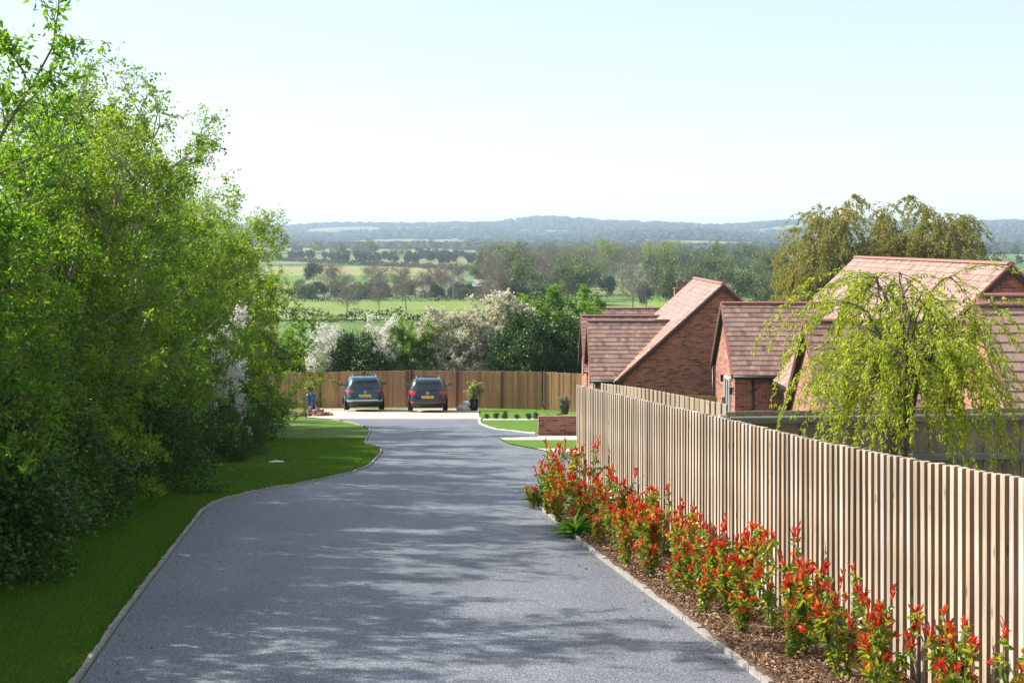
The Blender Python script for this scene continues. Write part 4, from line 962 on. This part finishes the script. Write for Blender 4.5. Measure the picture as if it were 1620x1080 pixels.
potsh3 = shrub_tree(203, .55, .45, 6, 6, 4, 3, 14, .07, SIL, M['twig'], low=.1, top_sparse=.2, lw=.4, tw=.2)
BLUE = plain('blue_glaze', (.008, .03, .26), .18, coat=.6); DBLUE = plain('navy_glaze', (.008, .014, .035), .2, coat=.6, var=.4); GREY = plain('grey_pot', (.06, .06, .062), .7)
def prof(h, r0, r1): return [(r0 * .9, 0), (r0, .02), (r0 + (r1 - r0) * .5, h * .5), (r1, h * .94), (r1 * 1.06, h * .955), (r1 * 1.06, h), (r1 * .9, h)]
x, y = -10.05, 71.4; pot("plant_pot", "tall bright blue glazed pot left of the teal car", prof(.76, .2, .28), BLUE, (x, y, G(x, y) + .02), potsh, .62, "yellow-green variegated shrub growing in the bright blue pot", "shrub")
x, y = -1.88, 69.5; pot("plant_pot", "dark navy glazed pot right of the dark car", prof(.62, .22, .3), DBLUE, (x, y, G(x, y) + .02), potsh2, .68, "pale variegated shrub spilling over the dark navy pot", "shrub")
x, y = 2.25, 61.0; pot("plant_pot", "small grey pot above the brick wall", prof(.40, .15, .23), GREY, (x, y, G(x, y) + .12), potsh3, .7, "silvery lavender-like shrub in the small grey pot", "shrub")
def rock_mesh(seed, mat, s=(1, 1, 1), name="rock"):
    rg = np.random.default_rng(seed); mb = MB(); k, m_ = 10, 6; vs_ = []
    for i in range(m_ + 1):
        ph = math.pi * i / m_
        for j in range(k):
            t = 2 * math.pi * j / k; q = 1 + rg.uniform(-.2, .15); vs_.append((s[0] * math.sin(ph) * math.cos(t) * q, s[1] * math.sin(ph) * math.sin(t) * q, s[2] * math.cos(ph) * q))
    mb.add(vs_, [(i * k + j, (i + 1) * k + j, (i + 1) * k + (j + 1) % k, i * k + (j + 1) % k) for i in range(m_) for j in range(k)]); return mb.mesh(name, mat)
x, y = -2.35, 69.2
o = mobj("boulder", rock_mesh(3, M['pale_stone'], (.36, .28, .2)), None, (x, y, G(x, y) + .12)); props(o, "pale cream boulder at the foot of the dark navy pot", "boulder")
o = mobj("boulder", rock_mesh(4, M['pale_stone'], (.24, .2, .14)), None, (x + .12, y + .1, G(x, y) + .34)); props(o, "smaller pale stone on top of the cream boulder", "boulder")
x0, y0 = gp(491, 658); rp = empty("rubble_pile", "heap of broken red-brown bricks at the lawn's far corner", "rubble", (x0, y0, G(x0, y0)))
RUB = island_mat('rubble', [(0, (.16, .07, .045)), (.4, (.28, .13, .085)), (.8, (.36, .2, .14)), (1, (.42, .32, .25))])
rms = [rock_mesh(20 + k, RUB, (.13, .09, .07), "brick_fragment") for k in range(4)]; r = random.Random(4)
for k in range(75):
    a = r.uniform(0, 6.28); q = r.random() ** .7; hz = .30 * (1 - q) * r.uniform(.5, 1)
    o = mobj("brick_fragment", rms[k % 4], rp, (.72 * q * math.cos(a) + (.25 if a < 1 else 0), .5 * q * math.sin(a), hz + .03)); o.rotation_euler = (r.uniform(0, 3), r.uniform(0, 3), r.uniform(0, 6)); s = r.uniform(.6, 1.2); o.scale = (s, s, s)
mb = MB(); mb.lathe([(.55, -.02), (.48, .05), (.3, .13), (.12, .17), (.02, .17)], 18); x, y = gp(449, 655); mb.v = [(a * 1.5 + r.uniform(-.03, .03), b, c + r.uniform(-.015, .015)) for a, b, c in mb.v]
o = mb.build("soil_mound", M['soil'], None, (x, y, G(x, y) + .01)); props(o, "low dark heap of soil on the lawn beside the hedge", "mound")
mb = MB(); mb.add([(-.32, -.05, 0), (.30, -.03, .01), (.34, .05, .03), (-.05, .08, .06), (-.33, .04, .01), (-.32, -.05, .02), (.30, -.03, .03), (.34, .05, .05), (-.05, .08, .08), (-.33, .04, .03)], [(0, 1, 2, 3, 4), (9, 8, 7, 6, 5)] + [(i, (i + 1) % 5, 5 + (i + 1) % 5, 5 + i) for i in range(5)])
x, y = gp(437, 733); mb.v = [(a * .5, b * .5, c * .5) for a, b, c in mb.v]; o = mb.build("paper_scrap", M['white_frame'], None, (x, y, G(x, y) + .03)); props(o, "white scrap lying on the left lawn", "scrap")
# little plants along the pale strip in the front lawn
sheet("path", 56.2, 57.6, lambda y: -1.15, lambda y: 2.4, 0.045, M['pale_stone'], .3, 4)
tiny = shrub_tree(301, .42, .28, 5, 5, 3, 2, 12, .05, LAU, M['twig'], low=.15, top_sparse=0, lw=.5, tw=.15)
for i, px in enumerate((770, 785, 799, 818, 836, 848, 866, 884)):
    y = 57.3 - .18 * i; x = (px - 810) / F * y
    plant("small_shrub", tiny, "small dark shrub beside the pale lawn strip, %s from the left" % ordn(i), "shrub", (x, y, G(x, y) + .04), i * 1.1, .5 + .1 * (i % 3), "small shrubs in the front lawn")

# ------------------------------------------------------------------ valley: fields, trees, far woods, buildings
def field(name, r0, r1, a0, a1, mat, lift=.22):
    rr2 = np.linspace(r0, r1, 14); aa = np.linspace(a0, a1, 30); A, R2 = np.meshgrid(aa, rr2); X = R2 * np.sin(A); Y = R2 * np.cos(A)
    V = np.stack([X, Y, FZ(X, Y) + lift], -1).reshape(-1, 3); n = 30
    i, j = np.meshgrid(np.arange(13), np.arange(29), indexing='ij'); Fq = np.stack([i * n + j, i * n + j + 1, (i + 1) * n + j + 1, (i + 1) * n + j], -1).reshape(-1, 4)
    props(mobj(name, np_mesh(name, V, Fq, mat, True)), kind="structure")
def px_a(px): return math.atan((px - 810) / F)
MEAD = grass_mat('meadow', (.17, .24, .04), (.22, .28, .055), .02); CROP = grass_mat('crop', (.10, .21, .03), (.14, .25, .04), .02); STUB = grass_mat('stubble', (.27, .25, .09), (.33, .30, .12), .02)
field("meadow", 300, 400, px_a(330), px_a(1150), MEAD); field("crop_field", 590, 690, px_a(420), px_a(770), CROP); field("stubble_field", 690, 880, px_a(420), px_a(720), STUB); field("meadow", 1500, 1900, px_a(430), px_a(720), MEAD, 1.0); field("meadow", 1550, 1800, px_a(760), px_a(1010), MEAD, 1.0)

def hit(px, py):
    """where the ray through a photograph pixel meets the valley ground"""
    k = (py - HOR) / F; a = px_a(px)
    r_ = np.arange(120, 2600, 4.0); X = r_ * math.sin(a); Y = r_ * math.cos(a); hh = far_h(X, Y) / Y
    idx = np.where(hh <= k)[0]; i = idx[0] if len(idx) else len(r_) - 1
    return X[i], Y[i]
def crown_tree(seed, H, R_, n, leaf, mat, wood, bare=False, narrow=1.0):
    rg = np.random.default_rng(seed); tubes = []; tk = path((0, 0, -.3), (0, 0, 1), H * .75, 6, .05, 0, rg); tubes.append((tk, H * .022, H * .006, 6)); cl = []
    for l in range(22 if bare else 14):
        p, d = at(tk, rg.uniform(.3, 1)); a = rg.uniform(0, 6.28); lb = path(p, (math.cos(a) * narrow, math.sin(a) * narrow, rg.uniform(.4, 1.1)), R_ * rg.uniform(.6, 1.15), 5, .12, 0, rg); tubes.append((lb, H * .008, H * .002, 4)); cl += [lb[3], lb[4], lb[5]]
        for q in range(5 if bare else 3):
            p2, d2 = at(lb, rg.uniform(.3, 1)); sb = path(p2, d2 + rg.normal(0, .6, 3), R_ * .45, 3, .15, 0, rg); tubes.append((sb, H * .004, H * .0012, 3)); cl += [sb[2], sb[3]]
    cl = np.array(cl); P = cl[rg.integers(0, len(cl), n)] + rg.normal(0, R_ * (.13 if bare else .17), (n, 3)); P[:, 2] = np.maximum(P[:, 2], H * .12)
    D = rg.normal(0, 1, (n, 3)) + np.array([0, 0, .5 if bare else 0]); sz = leaf * rg.uniform(.6, 1.3, n)
    return tubes_mesh("trunk", tubes, wood), leaves_mesh("crown", P, D, sz, sz * (.22 if bare else .75), mat, rg)
FG1 = leafmat('tree_green', [(0, (.06, .095, .03)), (.5, (.10, .14, .04)), (1, (.15, .185, .05))], .3); FG2 = leafmat('tree_fresh', [(0, (.12, .17, .03)), (1, (.22, .26, .05))], .35)
FG3 = leafmat('tree_dark', [(0, (.03, .05, .025)), (1, (.06, .085, .04))], .15); FG4 = leafmat('tree_twigs', [(0, (.12, .095, .075)), (.6, (.17, .14, .11)), (1, (.19, .17, .11))], .15)
kinds = {'green': [crown_tree(401 + k, 11, 4.2, 2600, .55, FG1, M['twig']) for k in range(2)], 'fresh': [crown_tree(411, 11, 5.0, 3000, .5, FG2, M['twig'])], 'dark': [crown_tree(421, 9, 3.6, 2800, .55, FG3, M['twig'])],
         'bare': [crown_tree(431 + k, 12, 4.6, 2600, .5, FG4, M['pale_twig'], True) for k in range(2)], 'poplar': [crown_tree(441, 15, 2.4, 2200, .5, FG2, M['twig'], narrow=.3)], 'bush': [dense_shrub(461, 3.6, 3.2, 4.8, 260, 10, .55, FG1, M['twig'], sig=.5), dense_shrub(462, 3.2, 3.4, 4.2, 240, 10, .55, FG3, M['twig'], sig=.5)], 'white': [crown_tree(451, 5, 3.4, 2200, .4, WHT2, M['twig'])]}
words = {'green': "leafy green tree", 'fresh': "fresh yellow-green round tree", 'dark': "dark green bushy tree", 'bare': "bare grey-brown tree", 'poplar': "narrow upright poplar", 'white': "white-blossomed bush", 'bush': "low rounded hedge bush"}
spec = [(548, 500, 'bare', .75), (600, 494, 'bare', .55), (643, 492, 'bare', .8),  (665, 462, 'white', 1.0), (700, 461, 'white', 1.1), (725, 461, 'white', .9),  (755, 466, 'green', .8), (690, 470, 'bare', .9),
        (785, 468, 'bare', 1.25), (810, 466, 'green', 1.3), (838, 466, 'bare', 1.35), (870, 462, 'bare', 1.1), (900, 458, 'green', 1.1), (958, 448, 'fresh', 1.35), (930, 466, 'green', 1.0), (985, 462, 'bare', 1.2), (1015, 466, 'bare', 1.1), (1000, 492, 'bare', .9), (1022, 488, 'dark', .7),
        (1045, 468, 'green', 1.1), (1075, 462, 'bare', 1.3), (1110, 468, 'dark', 1.1), (1135, 445, 'poplar', 1.25), (1130, 470, 'green', 1.1), (1160, 464, 'bare', 1.3), (1190, 470, 'bare', 1.3), (1215, 466, 'green', 1.2), (1240, 470, 'dark', 1.1), (1180, 452, 'green', 1.2), (525, 445, 'green', .6), (495, 450, 'dark', .9), (880, 474, 'dark', .9), (960, 474, 'dark', .8), (1590, 470, 'bare', 1.2), (1615, 462, 'green', 1.2), (1560, 466, 'bare', 1.2)]
r = random.Random(12)
for k in range(95):
    px = r.uniform(480, 1290) if k % 4 else r.uniform(760, 1290); py = r.choice([r.uniform(398, 416), r.uniform(402, 412), r.uniform(418, 448) if px > 760 else r.uniform(399, 412)])
    spec.append((px, py, r.choice(['bare', 'green', 'bare', 'green', 'dark', 'bare', 'fresh']), r.uniform(.8, 1.25)))
for k in range(85):
    px = r.uniform(770, 1290); py = r.choice([r.uniform(450, 474), r.uniform(430, 455), r.uniform(415, 440)])
    spec.append((px, py, r.choice(['bare', 'green', 'bare', 'green', 'dark', 'bare', 'bare']), r.uniform(.85, 1.25)))
for k in range(46):
    px = r.choice([r.uniform(770, 910), r.uniform(1035, 1290), r.uniform(1035, 1290)]); spec.append((px, r.uniform(474, 500), r.choice(['bare', 'green', 'dark', 'bare', 'green']), r.uniform(.6, 1.05)))
for k in range(44):
    px = r.uniform(470, 790); spec.append((px, r.uniform(461, 474), r.choice(['bush', 'bush', 'bush', 'white', 'bare']), r.uniform(.5, .95)))
spec.sort(key=lambda q: q[0]); cnt = {}
for (px, py, kd, s) in spec:
    X, Y = hit(px, py); c = cnt.get(kd, 0); cnt[kd] = c + 1
    if c > 78: continue
    plant("valley_tree", kinds[kd][c % len(kinds[kd])], "%s in the valley, %s of its kind from the left" % (words[kd], ordn(c)), "tree", (X, Y, float(FZ(X, Y))), r.uniform(0, 6.28), s * r.uniform(.92, 1.08), "valley trees: " + words[kd])

def hedge_line(label, pts, hh, seed, mat, per_m=26, leaf=.55):
    rg = np.random.default_rng(seed); W = [hit(*q) for q in pts]; Ps = []; tubes = []
    for (a, b) in zip(W[:-1], W[1:]):
        a, b = np.array(a), np.array(b); L = np.linalg.norm(b - a); n = int(L * per_m); t = rg.uniform(0, 1, n)[:, None]; P = a + (b - a) * t
        top = hh * (1 + .25 * np.sin(t[:, 0] * L / 3.1) + .2 * np.sin(t[:, 0] * L / 1.3 + 1)); z = FZ(P[:, 0], P[:, 1]) + top * rg.uniform(0, 1, n) ** .7
        Ps.append(np.column_stack([P + rg.normal(0, hh * .25, (n, 2)), z]))
        for k in np.linspace(0, 1, int(L / 6) + 2): c = a + (b - a) * k; z0 = float(FZ(c[0], c[1])); tubes.append((np.array([(c[0], c[1], z0 - .2), (c[0] + .1, c[1], z0 + hh * .5), (c[0], c[1] + .1, z0 + hh * .8)]), .08, .03, 4))
    P = np.concatenate(Ps); sz = leaf * rg.uniform(.6, 1.3, len(P)); e = empty("field_hedge", label, "hedge", (0, 0, 0))
    mobj("foliage", leaves_mesh("foliage", P, rg.normal(0, 1, P.shape), sz, sz * .75, mat, rg), e); props(mobj("stems", tubes_mesh("stems", tubes, M['twig']), e), kind="stuff")
hedge_line("dark hedge running along the top of the stubble field", [(440, 412.5), (600, 421), (770, 431)], 2.6, 501, FG3, 16, .9)
hedge_line("dark clipped hedge at the far side of the near meadow", [(440, 477), (620, 477), (800, 476)], 2.6, 502, FG3)
hedge_line("dark hedge at the near side of the meadow, above the white bushes", [(440, 509), (560, 510), (700, 509)], 2.2, 503, FG3)
def far_woods():
    rg = np.random.default_rng(77); t = (1 + 5 ** .5) / 2
    ico = unit(np.array([(-1, t, 0), (1, t, 0), (-1, -t, 0), (1, -t, 0), (0, -1, t), (0, 1, t), (0, -1, -t), (0, 1, -t), (t, 0, -1), (t, 0, 1), (-t, 0, -1), (-t, 0, 1)], float))
    fc = np.array([(0, 11, 5), (0, 5, 1), (0, 1, 7), (0, 7, 10), (0, 10, 11), (1, 5, 9), (5, 11, 4), (11, 10, 2), (10, 7, 6), (7, 1, 8), (3, 9, 4), (3, 4, 2), (3, 2, 6), (3, 6, 8), (3, 8, 9), (4, 9, 5), (2, 4, 11), (6, 2, 10), (8, 6, 7), (9, 8, 1)])
    n = 60000; rr2 = 1500 * (5400 / 1500) ** rg.uniform(0, 1, n); a = rg.uniform(-.5, .5, n); X = rr2 * np.sin(a); Y = rr2 * np.cos(a)
    nz = np.sin(X / 170 + 1.3 * np.sin(Y / 310)) + np.sin(Y / 230 + 1.7 * np.sin(X / 260)) + .8 * np.sin((X + Y) / 95)
    keep = (nz > np.where(rr2 > 2800, -.55, .35)); X, Y, rr2 = X[keep], Y[keep], rr2[keep]; n = min(len(X), 22000); X, Y, rr2 = X[:n], Y[:n], rr2[:n]
    R_ = rg.uniform(4, 8, n) * (1 + (rr2 - 1500) / 5200); Z = FZ(X, Y) + R_ * .45
    V = (ico[None] * (1 + rg.uniform(-.28, .28, (n, 12, 1))) * (R_[:, None, None] * np.array([1.15, 1.15, .8])) + np.stack([X, Y, Z], -1)[:, None]).reshape(-1, 3)
    Fq = (np.arange(n)[:, None, None] * 12 + fc).reshape(-1, 3)
    m = island_mat('far_wood', [(0, (.022, .035, .02)), (.35, (.04, .055, .028)), (.65, (.07, .065, .045)), (1, (.06, .085, .03))], .95, .05, .05)
    props(mobj("woodland", np_mesh("woodland", V, Fq, m)), "distant woodland covering the hills across the valley", kind="stuff")
far_woods()
def mid_woods():
    rg = np.random.default_rng(78); n = 1000; r2 = 950 * (1700 / 950) ** rg.uniform(0, 1, n); a = rg.uniform(-.42, .42, n); X = r2 * np.sin(a); Y = r2 * np.cos(a)
    nz = np.sin(X / 90 + 1.3 * np.sin(Y / 150)) + np.sin(Y / 120 + 1.7 * np.sin(X / 130)); keep = nz > -.35; X, Y = X[keep], Y[keep]; n = len(X); k = 190
    Hh = rg.uniform(4, 8.5, n); c = np.stack([X, Y, FZ(X, Y) + Hh * .5], -1); P = np.repeat(c, k, 0); sp = np.repeat(np.stack([Hh * .38, Hh * .38, Hh * .42], -1), k, 0)
    d = unit(rg.normal(0, 1, P.shape)) * rg.uniform(.3, 1, (len(P), 1)) ** .5; P = P + d * sp; sz = rg.uniform(.9, 1.9, len(P))
    m = island_mat('mid_wood', [(0, (.05, .065, .03)), (.35, (.085, .11, .04)), (.65, (.13, .115, .075)), (1, (.11, .15, .05))], .95, .05, .03)
    props(mobj("woodland", leaves_mesh("woodland", P, rg.normal(0, 1, P.shape), sz, sz * .8, m, rg)), "hazy belts of trees between the valley fields", kind="stuff")
mid_woods()
# long low farm building in the valley
X, Y = hit(815, 468); fb = empty("farm_building", "long low pale-roofed farm building in the valley", "building", (X, Y, float(FZ(X, Y))))
mb = MB(); mb.box((0, 0, 1.6), (26, 9, 3.2)); mb.build("wall", M['brick'], fb)
mb = MB(); mb.add([(-13.5, -5, 3.2), (13.5, -5, 3.2), (13.5, 0, 5.2), (-13.5, 0, 5.2), (13.5, 5, 3.2), (-13.5, 5, 3.2), (-13.5, -5, 3.0), (13.5, -5, 3.0), (13.5, 5, 3.0), (-13.5, 5, 3.0)], [(0, 1, 2, 3), (3, 2, 4, 5), (0, 6, 7, 1), (5, 4, 8, 9), (1, 7, 8, 4, 2), (0, 3, 5, 9, 6)]); mb.build("roof", plain('sheet_roof', (.34, .34, .33), .6), fb)
for k in range(6):
    mb = MB(); mb.box((-10.5 + 4.2 * k, -4.52, 1.9), (1.6, .08, 1.2)); mb.build("window", GLASS, fb)

# ------------------------------------------------------------------ haze
m = bpy.data.materials.new("haze"); m.use_nodes = True; nt = m.node_tree; nt.nodes.remove(nt.nodes["Principled BSDF"])
pv = nt.nodes.new("ShaderNodeVolumePrincipled"); pv.inputs["Color"].default_value = (.64, .82, 1.0, 1); pv.inputs["Density"].default_value = HAZE; pv.inputs["Density Attribute"].default_value = ""
pv.inputs["Anisotropy"].default_value = 0.2; nt.links.new(pv.outputs[0], nt.nodes["Material Output"].inputs["Volume"])
mb = MB(); mb.box((0, 0, 35), (13400, 13400, 150)); props(mb.build("haze", m), "thin pale haze over the valley", kind="stuff")
